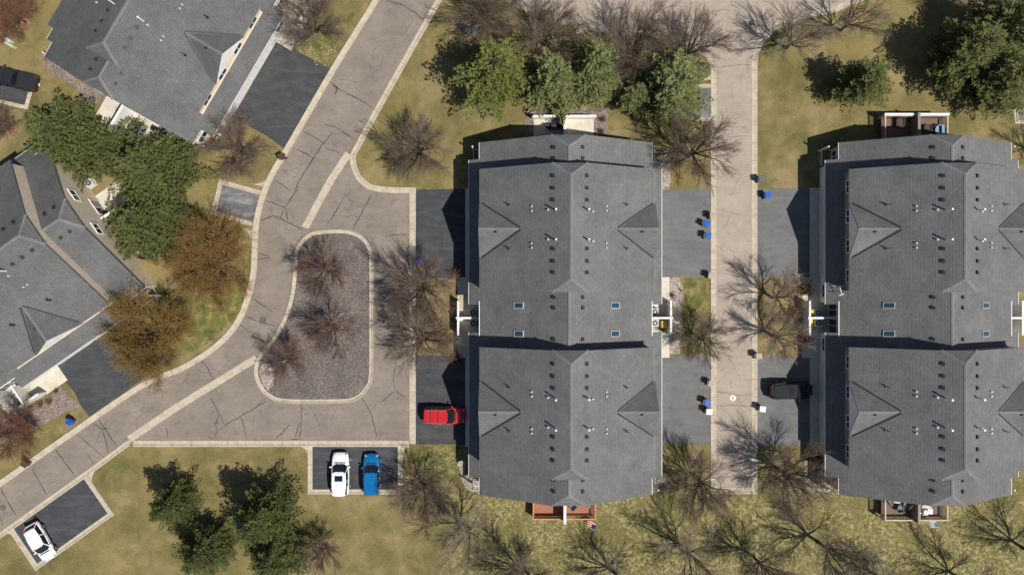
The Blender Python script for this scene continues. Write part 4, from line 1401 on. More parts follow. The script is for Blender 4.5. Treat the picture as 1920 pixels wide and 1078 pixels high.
EVER = [
    ('bright', 0, 928, 160, 10.5, 3.75, 'bright yellow green pine at the left end of the row above the middle roof'),
    ('sage', 1, 1036, 174, 9.0, 3.10, 'sage green evergreen just above the white walled patio'),
    ('sage', 2, 1108, 160, 9.5, 3.00, 'narrow sage evergreen second from the right in the row above the middle roof'),
    ('sage', 0, 1244, 182, 9.5, 3.85, 'broad sage evergreen beside the worn pad by the lane'),
    ('sage', 1, 1188, 192, 5.5, 1.82, 'smallest sage evergreen, tucked left of the broad one by the worn pad'),
    ('moss', 3, 1592, 170, 7.6, 2.7, 'round evergreen alone on the lawn above the right row'),
    ('moss', 1, 1766, 122, 10.0, 3.5, 'left evergreen of the big clump at the top right'),
    ('moss', 2, 1838, 84, 10.5, 3.7, 'upper evergreen of the big clump at the top right'),
    ('moss', 0, 1828, 170, 9.5, 3.5, 'lower evergreen of the big clump at the top right'),
    ('dark', 0, 170, 274, 9.5, 4.87, 'wide dark evergreen next to the top corner of the lower left roof'),
    ('dark', 1, 318, 322, 9.0, 4.38, 'dark evergreen below the white porch of the upper left row'),
    ('dark', 2, 306, 424, 9.0, 4.38, 'dark evergreen beside the amber tree and the patio of the lower left row'),
    ('dark', 3, 366, 408, 4.0, 1.33, 'smallest dark evergreen beside the worn pad at the street bend'),
    ('dark', 1, 351, 929, 8.8, 2.46, 'evergreen standing apart with its own shadow on the lower left lawn'),
    ('dark', 2, 410, 1014, 9.0, 2.90, 'evergreen at the bottom edge between the lone one and the tallest one'),
    ('dark', 0, 515, 948, 11.0, 3.61, 'tallest dark evergreen of the lower left lawn'),
    ('dark', 3, 535, 1022, 9.0, 3.15, 'evergreen at the bottom edge beside the little leafless tree'),
]
for kind, var, bx, by, H, r, lab in EVER:
    tree('evergreen_tree', kind, var, bx, by, H, r, lab, 'evergreen', GE)
SHR = [('redshrub', 0, 81, 757, 0.7, 'left dark red shrub in the rock bed below the lower left courtyard'), ('redshrub', 0, 93, 751, 0.7, 'right dark red shrub in the rock bed below the lower left courtyard'),
       ('shrub', 0, 1128, 224, 0.6, 'small shrub at the upper right corner of the pink rock bed'), ('shrub', 1, 1128, 248, 0.6, 'small shrub at the lower right corner of the pink rock bed'),
       ('redshrub', 1, 1505, 545, 1.3, 'brown shrub above the courtyard of the right row'), ('redshrub', 1, 1487, 590, 1.2, 'brown shrub left of the white courtyard wall of the right row'),
       ('redshrub', 1, 1504, 636, 1.0, 'brown shrub below the courtyard of the right row'), ('redshrub', 0, 1532, 862, 1.4, 'large brown shrub at the lower left corner of the right row'),
       ('shrub', 1, 1260, 553, 0.5, 'little shrub at the top of the rock bed by the middle courtyard'), ('shrub', 0, 106, 733, 0.45, 'green tuft in the rock bed beside the lower left driveway'),
       ('redshrub', 0, 855, 512, 0.9, 'brown shrub at the top of the mulch bed by the shaded walk'), ('redshrub', 1, 856, 668, 0.9, 'brown shrub at the bottom of the mulch bed by the shaded walk'),
       ('shrub', 0, 1240, 615, 0.6, 'round dry shrub inside the sunny courtyard of the middle row'), ('shrub', 1, 262, 236, 1.0, 'shrub at the foot of the patio of the upper left row'),
       ('shrub', 0, 232, 214, 0.8, 'shrub by the patio wall of the upper left row')]
for kind, var, bx, by, r, lab in SHR:
    tree('shrub', kind, var, bx, by, 1, r, lab, 'shrub', 'shrubs in the beds')
# daffodils, too many to count: two clumps
fl = MB(); rnd = random.Random(5)
for cx, cy, rx, ry, n in ((600, 100, 28, 20, 24), (835, 862, 36, 18, 30), (1330, 1005, 80, 40, 30), (1830, 950, 60, 30, 40)):
    for i in range(n):
        x, y = P(cx + rnd.gauss(0, rx * .5), cy + rnd.gauss(0, ry * .5))
        r_ = rnd.uniform(.04, .085)
        fl.cyl((x, y, .12), r_, .05, 6, r2=r_ * .5)
tag(fl.build('flowers', MAT['petal_white']), 'pale daffodils dotted in the grass', 'flowers', kind='stuff')
# ------------------------------------------------------------------ rows in place
row0 = build_row('grey roofed middle townhouse row with white walled patio above and red deck below')
places = [((43.68, -3.29), 0.0, 'grey roofed townhouse row cut by the right edge of the photo'),
          ((-32.2, 35.8), R(-30.4), 'tilted grey roofed townhouse row at the upper left beside the street'),
          ((-59.25, -3.07), R(-55.5), 'tilted grey roofed townhouse row at the left edge with the tall tan end wall')]
rows = [row0]
for (x, y), rz, lab in places:
    c = copy_tree(row0)
    c.location = (x, y, 0); c.rotation_euler = (0, 0, rz); c['label'] = lab
    rows.append(c)
row0.location = (5.68, -3.29, 0)
for rw in rows[2:]:
    for ch in list(rw.children):
        if ch.name.startswith('garage_apron') and ch.data.vertices[0].co.x > 0:
            bpy.data.objects.remove(ch)      # the driveway runs up to the doors here
            continue
        if ch.name.split('.')[0] in ('wall', 'upper_wall', 'band_board'):
            repaint(ch, ['cream_siding'])
        if ch.name.split('.')[0] in ('roof', 'upper_roof'):
            repaint(ch, ['dark_shingle'])
            for d2 in ch.children:
                if d2.name.startswith('dormer'):
                    repaint(d2, ['dark_shingle'])
patio(rows[0], 1, 'walls')
patio(rows[0], -1, ('red_deck', 'cedar_rail', 0.5, True))
patio(rows[1], 1, ('brown_deck', 'tan_rail', 0.9, False), 'tan_siding')
patio(rows[1], -1, ('brown_deck', 'tan_rail', 0.9, False), 'tan_siding')
patio(rows[2], -1, 'open'); patio(rows[2], 1, 'open')
patio(rows[3], 1, 'open'); patio(rows[3], -1, 'open')
for rw, q in ((rows[1], 1),):     # white capped board on the street side rail
    m = MB(); m.box((0, q * 21.95, 1.1), (6.9, 0.08, 1.7)); m.box((0, q * 21.95, 1.97), (7.0, 0.24, 0.06)); m.build('privacy_wall', MAT['white_vinyl'], rw)


# ------------------------------------------------------------------ vehicles
def loft(m, rings, mi=0, caps=True):
    n = len(rings[0]); b = len(m.v)
    for r in rings: m.v.extend(r)
    for i in range(len(rings) - 1):
        for k in range(n):
            k2 = (k + 1) % n
            m.f.append([b + i * n + k, b + i * n + k2, b + (i + 1) * n + k2, b + (i + 1) * n + k]); m.m.append(mi)
    if caps:
        m.f.append([b + k for k in range(n)][::-1]); m.m.append(mi)
        e = b + (len(rings) - 1) * n
        m.f.append([e + k for k in range(n)]); m.m.append(mi)


def subsurf(o, lv=1):
    md = o.modifiers.new('Subdivision', 'SUBSURF'); md.levels = lv; md.render_levels = lv


def bevel(o, w, seg=2):
    md = o.modifiers.new('Bevel', 'BEVEL'); md.width = w; md.segments = seg; md.limit_method = 'ANGLE'


def car(label, cat, name, paint, L, Wd, H, loc, heading, kind='suv', rails=None, sunroof=False, crossbars=False, group='parked vehicles'):
    T = thing(name, label, cat, (loc[0], loc[1], 0.02), heading, group)
    bz = H * (0.57 if kind != 'sedan' else 0.60)     # belt line
    hw = Wd / 2
    hood = {'suv': 0.24, 'van': 0.25, 'sedan': 0.25, 'pickup': 0.22}[kind]
    # (x, half width factor, top z)
    if kind == 'pickup':
        st = [(-.5, .86, bz * .93), (-.49, .95, bz * .97), (-.44, 1, bz), (-.1, 1, bz), (.1, 1, bz), (hood, .99, bz * 1.02), (.38, .97, bz * .99), (.46, .92, bz * .95), (.49, .82, bz * .80), (.5, .7, bz * .65)]
    else:
        st = [(-.5, .72, bz * .80), (-.49, .86, bz * .93), (-.45, .95, bz), (-.36, 1, bz), (0, 1, bz), (hood - .04, 1, bz * 1.0), (hood + .08, .98, bz * .97), (.42, .91, bz * .86), (.475, .78, bz * .74), (.5, .55, bz * .58)]
    rings = []
    for x, f, zt in st:
        w = hw * f; zb = 0.24 if abs(x) < .44 else 0.30
        half = [(w * .80, zb), (w * .97, zb + .12), (w, zb + (zt - zb) * .45), (w * .985, zb + (zt - zb) * .74), (w * .93, zt - .05), (w * .80, zt)]
        mid = [(0, zt + (.03 if x > hood else 0.0))]
        ring = [(x * L, y, z) for y, z in half] + [(x * L, y, z) for y, z in mid] + [(x * L, -y, z) for y, z in half[::-1]]
        rings.append(ring)
    m = MB(); loft(m, rings)
    body = m.build('body', MAT[paint], T, True); subsurf(body, 1)
    # greenhouse
    if kind == 'pickup':
        b0, b1, t0, t1 = -.13, hood - .01, -.10, .10
    elif kind == 'sedan':
        b0, b1, t0, t1 = -.465, .255, -.37, .09
    elif kind == 'van':
        b0, b1, t0, t1 = -.49, .255, -.465, .075
    else:
        b0, b1, t0, t1 = -.487, .245, -.455, .075
    wb, wt = hw * .93, hw * .79
    zt = H - .07
    def outline(xa, xb, w, z, front=.06, rear=.03):
        return [(xa * L + rear * L * .6, -w * .86, z), (xa * L, -w * .5, z), (xa * L, w * .5, z), (xa * L + rear * L * .6, w * .86, z),
                ((xa + xb) / 2 * L, w, z), (xb * L - front * L, w * .95, z), (xb * L, w * .52, z), (xb * L, -w * .52, z), (xb * L - front * L, -w * .95, z), ((xa + xb) / 2 * L, -w, z)]
    lo = outline(b0, b1, wb, bz - .03); hi = outline(t0, t1, wt, zt, .03, .03)
    m = MB(); n = len(lo)
    m.v.extend(lo + hi)
    for k in range(n):
        k2 = (k + 1) % n
        m.f.append([k2, k, n + k, n + k2]); m.m.append(0)
    m.f.append([n + k for k in range(n)][::-1]); m.m.append(0)
    gl = m.build('windows', MAT['car_glass'], T)
    # painted roof and pillars
    rf = outline(t0 - .015, t1 + .012, wt * 1.05, zt + .0, .03, .03)
    rt = outline(t0 + .01, t1 - .015, wt * .93, H, .03, .03)
    m = MB(); m.v.extend(rf + rt)
    for k in range(n):
        k2 = (k + 1) % n
        m.f.append([k2, k, n + k, n + k2]); m.m.append(0)
    m.f.append([n + k for k in range(n)][::-1]); m.m.append(0)
    ro = m.build('roof', MAT[paint], T, False); bevel(ro, .03, 2)
    for s in (1, -1):
        idx = {1: (3, 5), -1: (0, 8)}[s]
        for k in idx:
            a, b = Vector(lo[k]), Vector(hi[k]); m = MB(); m.tube([a, a.lerp(b, .5) + Vector((0, s * .012, .012)), b + Vector((0, 0, .02))], [.055, .05, .05], 5); m.build('pillar', MAT[paint], T)
        k = 4 if s == 1 else 9
        for fx in ((-.03,) if kind in ('sedan', 'pickup') else (-.12, .02)):
            a = Vector((lo[k][0] + fx * L, lo[k][1], lo[k][2])); b = Vector((hi[k][0] + fx * L * .8, hi[k][1], hi[k][2] + .02)); m = MB(); m.tube([a, b], .05, 5); m.build('pillar', MAT[paint], T)
    # wheels
    for sx in (-.30, .31):
        for s in (1, -1):
            rw = .35 if kind != 'sedan' else .33
            m = MB(); m.cyl((0, 0, 0), rw, .23, 20, axis='Y'); 
            wl = m.build('wheel', MAT['rubber'], T, loc=(sx * L, s * (hw - .10), rw))
            m = MB(); m.cyl((0, s * .115, 0), rw * .62, .02, 14, axis='Y')
            for k in range(5):
                t = k * 1.2566
                m.box((math.cos(t) * rw * .3, s * .13, math.sin(t) * rw * .3), (.05, .02, .05))
            m.build('rim', MAT['rim_alloy'], wl)
    for s in (1, -1):
        m = MB(); m.box((.0, 0, 0), (.16, .22, .15), taper=.8); m.box((.03, -s * .14, -.04), (.06, .14, .05))
        o = m.build('mirror', MAT[paint], T, loc=((hood - .07) * L, s * (hw + .08), bz + .06)); bevel(o, .02)
        m = MB(); m.box((0, 0, 0), (.16, .30, .12), rz=-s * .75)
        o = m.build('headlight', MAT['head_lamp'], T, loc=(.452 * L, s * hw * .66, bz * .76)); bevel(o, .03)
        m = MB(); m.box((0, 0, 0), (.14, .24, .28), rz=s * .25)
        o = m.build('taillight', MAT['tail_lamp'], T, loc=(-.487 * L, s * hw * .74, bz * .84)); bevel(o, .02)
        m = MB()
        for q in (-.10, .09):
            m.box((q * L, s * (hw * .995), bz * .86), (.2, .04, .035))
        m.build('door_handle', MAT['chrome_trim' if paint != 'black_paint' else 'charcoal_paint'], T)
    m = MB(); m.box((.497 * L, 0, bz * .55), (.05, Wd * .52, .20)); m.box((-.498 * L, 0, bz * .45), (.05, Wd * .7, .16))
    m.build('bumper_grille', MAT['black_plastic'], T)
    m = MB(); m.box((hood * L + .13, 0, bz + .02), (.10, Wd * .62, .03)); m.tube([(hood * L + .10, -.25, bz + .03), (hood * L - .22, .1, bz + .20)], .012, 4); m.tube([(hood * L + .10, .25, bz + .03), (hood * L - .22, .55, bz + .18)], .012, 4)
    m.build('wiper_cowl', MAT['black_plastic'], T)
    if rails:
        for s in (1, -1):
            y = s * wt * .90
            m = MB(); m.tube([(t0 * L + .1, y, H - .03), (t0 * L + .22, y, H + .05), (t1 * L - .3, y, H + .05), (t1 * L - .18, y, H - .03)], .025, 6); m.build('roof_rail', MAT[rails], T)
        if crossbars:
            for fx in (.28, .62):
                m = MB(); m.box(((t0 + (t1 - t0) * fx) * L, 0, H + .06), (.07, wt * 1.8, .03)); m.build('crossbar', MAT['black_plastic'], T)
    if sunroof:
        m = MB(); m.box(((t0 + (t1 - t0) * .74) * L, 0, H + .004), (.62, wt * 1.15, .02)); o = m.build('sunroof', MAT['car_glass'], T); bevel(o, .05)
    if kind == 'pickup':
        m = MB(); m.box((-.32 * L, 0, bz + .015), (.34 * L, Wd * .84, .03)); o = m.build('bed_cover', MAT['charcoal_paint'], T); bevel(o, .02)
        m = MB(); m.box((-.505 * L, 0, bz * .8), (.03, Wd * .74, .4)); m.build('tailgate', MAT['black_paint'], T)
        m = MB(); m.box((-.523 * L, 0, bz * .5), (.06, .30, .16)); m.build('number_plate', MAT['cover_white'], T)
    return T


car('red minivan with black roof bars parked in the shade of the garage', 'minivan', 'parked_minivan', 'red_paint', 4.55, 1.9, 1.75, P(834.5, 776.5), R(-1.0), 'van', 'chrome_trim', crossbars=True)
car('white car with a dark sunroof in the bay below the court', 'suv', 'parked_suv', 'white_paint', 4.75, 1.92, 1.72, P(641, 885), R(90.0), 'suv', None, True)
car('bright blue car with ribbed roof beside the white one in the bay', 'suv', 'parked_suv', 'blue_paint', 4.5, 1.84, 1.66, P(699, 886), R(90.5), 'suv', 'black_plastic')
car('white rounded car in the lower left bay', 'car', 'parked_car', 'white_paint', 4.5, 1.82, 1.52, P(83, 1012), R(-60), 'sedan')
car('black car in the driveway of the right row, its nose in shade', 'suv', 'parked_suv', 'black_paint', 4.75, 1.94, 1.74, P(1478.5, 730), R(0.5), 'suv', 'charcoal_paint', True)
car('black pickup truck with a flat bed cover at the left edge', 'pickup truck', 'parked_pickup', 'black_paint', 5.7, 2.0, 1.85, P(30, 150.5), R(167), 'pickup')
car('dark car showing its end beside the top left roof', 'car', 'parked_car', 'charcoal_paint', 4.6, 1.85, 1.5, P(214, 5), R(-30 + 180), 'sedan')


# ------------------------------------------------------------------ bins
def bin_proto(body, lid):
    T = thing('wheelie_bin', 'bin', 'bin')
    m = MB(); m.box((0, 0, .53), (.50, .46, .96), taper=1.0)
    vs = m.v
    m.v = [((x * 1.22, y * 1.22, z) if z > .6 else (x * .95, y * .95, z)) for x, y, z in vs]
    b = m.build('body', MAT[body], T); bevel(b, .03)
    m = MB(); m.box((.02, 0, 1.05), (.70, .66, .07), taper=.92); m.box((.02, 0, 1.09), (.5, .30, .03)); l = m.build('lid', MAT[lid], T); bevel(l, .02)
    m = MB(); m.tube([(-.36, -.22, .98), (-.42, -.2, 1.0), (-.42, .2, 1.0), (-.36, .22, .98)], .022, 6); m.build('handle', MAT[body], T)
    for s in (1, -1):
        m = MB(); m.cyl((-.25, s * .27, .13), .13, .06, 14, axis='Y'); m.build('wheel', MAT['rubber'], T)
    return T


PROTO = {}
BINS = [('bin_brown', 'bin_brown', 532, 296, 150, 'brown bin on the gutter below the upper left driveway'),
        ('bin_blue', 'bin_blue', 139, 788, 30, 'bright blue bin on the lawn beside the lower left driveway'),
        ('bin_brown', 'bin_brown', 56, 866, 30, 'brown bin at the kerb on the left edge of the street'),
        ('bin_navy', 'bin_blue', 787, 491, 60, 'blue lidded bin half hidden by the tree beside the dark driveway'),
        ('bin_blue', 'bin_blue', 1434, 368, -8, 'blue bin in the upper driveway of the right row'),
        ('bin_slate', 'bin_slate', 1422, 338, -5, 'slate bin on the gutter just above the driveway with the blue bin'),
        ('bin_brown', 'bin_tan', 1332, 406, 0, 'tan lidded bin uppermost at the left side of the lane'),
        ('bin_tan', 'bin_blue', 1320, 421, 28, 'turned blue lidded bin under the uppermost tan one'),
        ('bin_tan', 'bin_blue', 1323, 443, 4, 'square set blue lidded bin below the turned one'),
        ('bin_brown', 'bin_tan', 1329, 517, 8, 'tan lidded bin at the top corner of the grass strip'),
        ('bin_tan', 'bin_tan', 1329, 717, 12, 'tan bin at the kerb right across from the black car'),
        ('bin_tan', 'bin_blue', 1322, 752, 10, 'blue lidded bin left of the white manhole cover'),
        ('bin_slate', 'bin_white', 1325, 769, 6, 'white lidded bin below the blue one near the manhole cover'),
        ('bin_tan', 'bin_tan', 1417, 666, -5, 'tan bin on the right gutter above the black car'),
        ('bin_slate', 'bin_white', 1424, 764, 8, 'white lidded bin in the driveway below the black car')]
for b, l, bx, by, a, lab in BINS:
    if (b, l) not in PROTO:
        PROTO[(b, l)] = o = bin_proto(b, l)
    else:
        o = copy_tree(PROTO[(b, l)])
    x, y = P(bx, by)
    o.location = (x, y, 0.035); o.rotation_euler = (0, 0, R(-a)); o['label'] = lab; o['group'] = 'wheelie bins put out by the kerbs'


# ------------------------------------------------------------------ courtyard and patio things
def local(rw, x, y, z=0.0):
    rz = rw.rotation_euler[2]
    return (rw.location[0] + x * math.cos(rz) - y * math.sin(rz), rw.location[1] + x * math.sin(rz) + y * math.cos(rz), z)


def ac_unit():
    T = thing('air_conditioner', 'ac', 'air conditioner', group='air conditioners beside the walls')
    m = MB(); m.box((0, 0, .40), (.78, .78, .72)); 
    for k in range(5): 
        for s in (1, -1):
            m.box((s * .395, 0, .14 + .13 * k), (.02, .70, .03)); m.box((0, s * .395, .14 + .13 * k), (.70, .02, .03))
    b = m.build('cabinet', MAT['light_grey'], T); bevel(b, .04)
    m = MB(); m.cyl((0, 0, .77), .31, .03, 24); m.build('fan_opening', MAT['dark_metal'], T)
    m = MB()
    for k in range(4):
        t = k * 1.5708 + .4; m.box((math.cos(t) * .15, math.sin(t) * .15, .79), (.26, .05, .01), rz=t)
    m.cyl((0, 0, .79), .11, .03, 12); m.build('fan', MAT['grey_metal'], T)
    m = MB(); m.box((0, 0, .02), (.95, .95, .05)); m.build('pad', MAT['concrete'], T)
    return T


ac0 = None
ACS = [(rows[0], -9.95, .55, 'upper air conditioner in the shaded left courtyard of the middle row'), (rows[0], -9.95, -.62, 'lower air conditioner in the shaded left courtyard of the middle row'),
       (rows[0], 9.95, .62, 'upper white air conditioner in the sunny courtyard of the middle row'), (rows[0], 9.95, -.58, 'lower white air conditioner in the sunny courtyard of the middle row'),
       (rows[1], -10.2, .55, 'upper air conditioner in the shaded courtyard of the right row'), (rows[1], -10.2, -.6, 'lower air conditioner in the shaded courtyard of the right row'),
       (rows[3], -4.6, 18.9, 'air conditioner by the tall tan end wall of the left row'), (rows[3], 9.9, -.6, 'air conditioner between the white courtyard walls at the left edge')]
for rw, x, y, lab in ACS:
    o = ac_unit() if ac0 is None else copy_tree(ac0)
    ac0 = ac0 or o
    o.location = local(rw, x, y, 0.065); o.rotation_euler = (0, 0, rw.rotation_euler[2]); o['label'] = lab


def yellow_box():
    T = thing('storage_box', 'box', 'storage box', group='yellow boxes in the courtyards')
    m = MB(); m.box((0, 0, .33), (.62, .74, .62)); b = m.build('body', MAT['yellow_plastic'], T); bevel(b, .03)
    m = MB(); m.box((0, 0, .67), (.68, .80, .08), taper=.93); m.box((.10, 0, .72), (.3, .5, .02)); b = m.build('lid', MAT['yellow_plastic'], T); bevel(b, .02)
    return T


yb = None
for rw, x, y, rz, lab in [(rows[0], 11.0, -.75, 0, 'yellow box in the sunny courtyard of the middle row'), (rows[1], -10.75, .55, 1.57, 'yellow box above the dividing wall in the right row courtyard'), (rows[1], -11.1, -.55, 0, 'yellow box below the dividing wall in the right row courtyard')]:
    o = yellow_box() if yb is None else copy_tree(yb)
    yb = yb or o
    o.location = local(rw, x, y, .065); o.rotation_euler = (0, 0, rz); o['label'] = lab
o = thing('doormat', 'tan doormat slab beside the white wall in the shaded left courtyard', 'mat', local(rows[0], -11.05, 1.75, .075))
m = MB(); m.box((0, 0, .03), (.75, 1.7, .06)); bevel(m.build('mat', MAT['tan_deck'], o), .01)


def chair(seatm, framem, w=.62):
    T = thing('patio_chair', 'chair', 'chair', group='patio chairs')
    m = MB(); m.box((0, 0, .42), (w, w, .09)); bevel(m.build('seat', MAT[seatm], T), .03)
    m = MB(); m.box((-w / 2 + .02, 0, .72), (.08, w, .58)); bevel(m.build('backrest', MAT[seatm], T), .03)
    for sx in (1, -1):
        for sy in (1, -1):
            m = MB(); m.tube([(sx * w * .42, sy * w * .46, 0), (sx * w * .42, sy * w * .46, .62 if sx > 0 else .7)], .022, 6); m.build('leg', MAT[framem], T)
    for sy in (1, -1):
        m = MB(); m.box((0, sy * w * .48, .63), (w, .07, .035)); m.build('armrest', MAT[framem], T)
    return T


def round_table(topm, r, h=.72):
    T = thing('patio_table', 'table', 'table', group='patio tables')
    m = MB(); m.cyl((0, 0, h), r, .04, 28); m.build('table_top', MAT[topm], T)
    m = MB(); m.tube([(0, 0, .02), (0, 0, h)], .04, 8); m.build('pedestal', MAT['dark_metal'], T)
    m = MB(); m.cyl((0, 0, .03), r * .5, .04, 16); m.build('base', MAT['dark_metal'], T)
    return T


def grill(mt):
    T = thing('barbecue', 'grill', 'barbecue')
    m = MB(); m.box((0, 0, .42), (1.15, .55, .80)); bevel(m.build('cabinet', MAT[mt], T), .04)
    m = MB(); m.box((0, 0, .98), (.75, .60, .34), taper=.75); bevel(m.build('lid', MAT[mt], T), .08, 3)
    for s in (1, -1):
        m = MB(); m.box((s * .66, 0, .84), (.34, .5, .04)); m.build('side_shelf', MAT[mt], T)
    m = MB(); m.tube([(-.3, -.33, .96), (.3, -.33, .96)], .02, 6); m.build('handle', MAT['grey_metal'], T)
    return T


def put(o, rw, x, y, z, rz, lab, group=None):
    o.location = local(rw, x, y, z); o.rotation_euler = (0, 0, rw.rotation_euler[2] + rz); o['label'] = lab
    if group: o['group'] = group
    return o


put(grill('cover_cloth'), rows[0], -1.15, 20.9, .08, 0, 'dark covered barbecue on the white walled patio', 'barbecues')
put(grill('grey_metal'), rows[1], 0.95, -20.9, .90, 0, 'grey barbecue against the divider on the lower deck of the right row', 'barbecues')
c1 = chair('chair_grey', 'dark_metal'); put(c1, rows[0], .95, -20.6, .5, 2.4, 'grey chair on the railed half of the red deck')
t1 = round_table('pale_cloth', .55); put(t1, rows[0], 1.5, -19.4, .5, 0, 'pale round table on the railed half of the red deck')
def lounge(seatm):
    T = thing('deck_lounger', 'lounger', 'lounger')
    m = MB(); m.box((0, 0, .34), (.62, 1.2, .08)); bevel(m.build('seat', MAT[seatm], T), .03)
    m = MB(); m.box((0, .82, .52), (.62, .62, .08), M=None); o = m.build('backrest', MAT[seatm], T); bevel(o, .03)
    for sx in (1, -1):
        for y in (-.5, .5):
            m = MB(); m.tube([(sx * .28, y, 0), (sx * .28, y, .32)], .025, 6); m.build('leg', MAT['dark_metal'], T)
    return T
put(lounge('chair_grey'), rows[0], 2.75, -20.2, .5, 0, 'slate lounger at the outer rail of the red deck')
c2 = chair('chair_brown', 'dark_metal', .75)
put(c2, rows[1], 1.45, 20.6, .9, 1.57, 'upper brown chair on the right half of the top deck')
for x, y, rz, lab in [(1.45, 19.4, 1.57, 'lower brown chair on the right half of the top deck'), (2.35, 20.4, 3.14, 'brown chair next to the blue table on the top deck')]:
    put(copy_tree(c2), rows[1], x, y, .9, rz, lab)
t2 = round_table('table_blue', .62); put(t2, rows[1], 2.75, 20.3, .9, 0, 'blue round table on the right half of the top deck')
cb = chair('chair_brown', 'dark_metal', .9); put(cb, rows[1], -1.5, 21.2, .9, -1.57, 'wide brown bench seat against the rail on the left half of the top deck')
cf = chair('cushion_cream', 'tan_rail', .7)
put(cf, rows[1], .75, -19.9, .9, 0, 'cream chair near the divider on the lower right deck')
put(copy_tree(cf), rows[1], 1.25, -19.2, .9, 1.2, 'cream chair close under the roof edge on the lower right deck')
t3 = round_table('cushion_cream', .58); put(t3, rows[1], 1.2, -20.7, .9, 0, 'cream round table on the lower right deck')
tL = round_table('pale_cloth', .75); put(tL, rows[1], -1.9, -19.3, .9, 0, 'pale cloth covered table on the lower left deck')
for x, y, rz, lab in [(-2.6, -19.9, .6, 'left slate chair beside the cloth covered table'), (-1.5, -20.7, 1.57, 'slate chair below the cloth covered table'), (-.8, -20.2, 2.4, 'right slate chair beside the cloth covered table')]:
    put(copy_tree(c1), rows[1], x, y, .9, rz, lab)
# upper left row patio
rug = MB(); rug.box((0, 0, .012), (2.0, 1.5, .024)); o = rug.build('patio_rug', MAT['patio_rug']); tag(o, 'dark square rug on the upper left row patio', 'rug'); o.location = local(rows[2], 1.4, -20.3, .082); o.rotation_euler = (0, 0, R(-30.4))
put(grill('cover_cloth'), rows[2], 3.9, -19.4, .02, 0, 'black covered barbecue right of the upper left row patio', 'barbecues')
put(copy_tree(ac0), rows[2], 4.9, -19.2, .05, 0, 'small air conditioner next to the covered barbecue of the upper left row')
bx = MB(); bx.box((0, 0, .3), (.55, 1.1, .6)); ob = bx.build('utility_cabinet', MAT['light_grey']); tag(ob, 'white utility cabinet at the lower eave of the upper left row', 'cabinet'); bevel(ob, .04); ob.location = local(rows[2], -4.1, -18.75, 0); ob.rotation_euler = (0, 0, R(59))
m = MB(); m.box((0, 0, .55), (.9, 1.2, 1.1), taper=.9); o = m.build('storage_box', MAT['steel_blue']); bevel(o, .06); tag(o, 'teal storage box half under the dark evergreen by the upper left patio', 'storage box', 'patio storage'); o.location = local(rows[2], .3, -21.6, .02); o.rotation_euler = (0, 0, R(-30))
# lower left row end wall
m = MB(); m.cyl((0, 0, .2), .28, .4, 14, r2=.34); m.cyl((0, 0, .41), .27, .02, 14); o = m.build('plant_pot', MAT['terracotta']); tag(o, 'terracotta pot by the tan end wall of the left row', 'plant pot', 'pots'); o.location = local(rows[3], 6.6, 19.7, 0)
put(copy_tree(cf), rows[3], 4.4, 19.0, .02, .6, 'white chair against the tan end wall of the left row')
put(copy_tree(c2), rows[3], 5.2, 19.2, .02, 2.2, 'dark chair beside the white one at the tan end wall')
m = MB(); m.cyl((0, 0, .35), .42, .7, 16, r2=.34); m.cyl((0, 0, .71), .3, .05, 12); o = m.build('fire_bowl', MAT['terracotta']); tag(o, 'round rusty fire bowl in the lower left courtyard', 'fire bowl'); o.location = local(rows[3], 11.0, -.9, .06)

# utility boxes
def utility(name, mt, dims, bx, by, rz, lab):
    T = thing(name, lab, 'utility box', (*P(bx, by), 0), rz, 'utility boxes on the lawn')
    m = MB(); m.box((0, 0, dims[2] / 2), dims, taper=.94); bevel(m.build('cabinet', MAT[mt], T), .04)
    m = MB(); m.box((0, 0, dims[2] + .02), (dims[0] * 1.02, dims[1] * 1.02, .05)); 
    for k in (-.25, .25): m.box((dims[0] * k, 0, dims[2] + .06), (.08, dims[1] * .8, .04))
    bevel(m.build('lid', MAT[mt], T), .02)
    return T
utility('transformer_box', 'utility_green', (1.15, .95, .95), 884, 61, -.45, 'green utility box with pale ribs under the leafless tree at the top')
utility('utility_pedestal', 'bin_slate', (.45, .4, .7), 865, 51, -.3, 'slate utility box left of the green one')
utility('utility_pedestal', 'light_grey', (.30, .28, .7), 850, 44, 0, 'smallest pale utility box farthest left of the green one')
utility('utility_pedestal', 'pale_green', (1.0, .32, .7), 24, 87, -.55, 'pale green utility box on the upper left lawn')
utility('utility_pedestal', 'light_grey', (.9, .3, .6), 19, 77, -.55, 'pale grey utility box just above the pale green one')

utility('utility_pedestal', 'cover_white', (.8, .5, .6), 1086, 62, .2, 'white box under the leafless trees at the top')
T = thing('garden_lamp', 'small black lamp on a post where the upper right driveway meets the straw bed', 'lamp', (*P(1496, 521), 0), 0)
m = MB(); m.tube([(0, 0, 0), (0, 0, 1.1)], .035, 8); m.build('post', MAT['dark_metal'], T)
m = MB(); m.box((0, 0, 1.2), (.34, .26, .24), taper=.7); m.build('lamp_head', MAT['black_plastic'], T)
m = MB(); m.box((0, 0, .09), (.34, .2, .18), rz=-.5, taper=.8); o = m.build('garden_light', MAT['black_plastic']); tag(o, 'little black light in the pale rock bed by the middle courtyard', 'garden light'); o.location = (*P(1277, 544), 0.02)

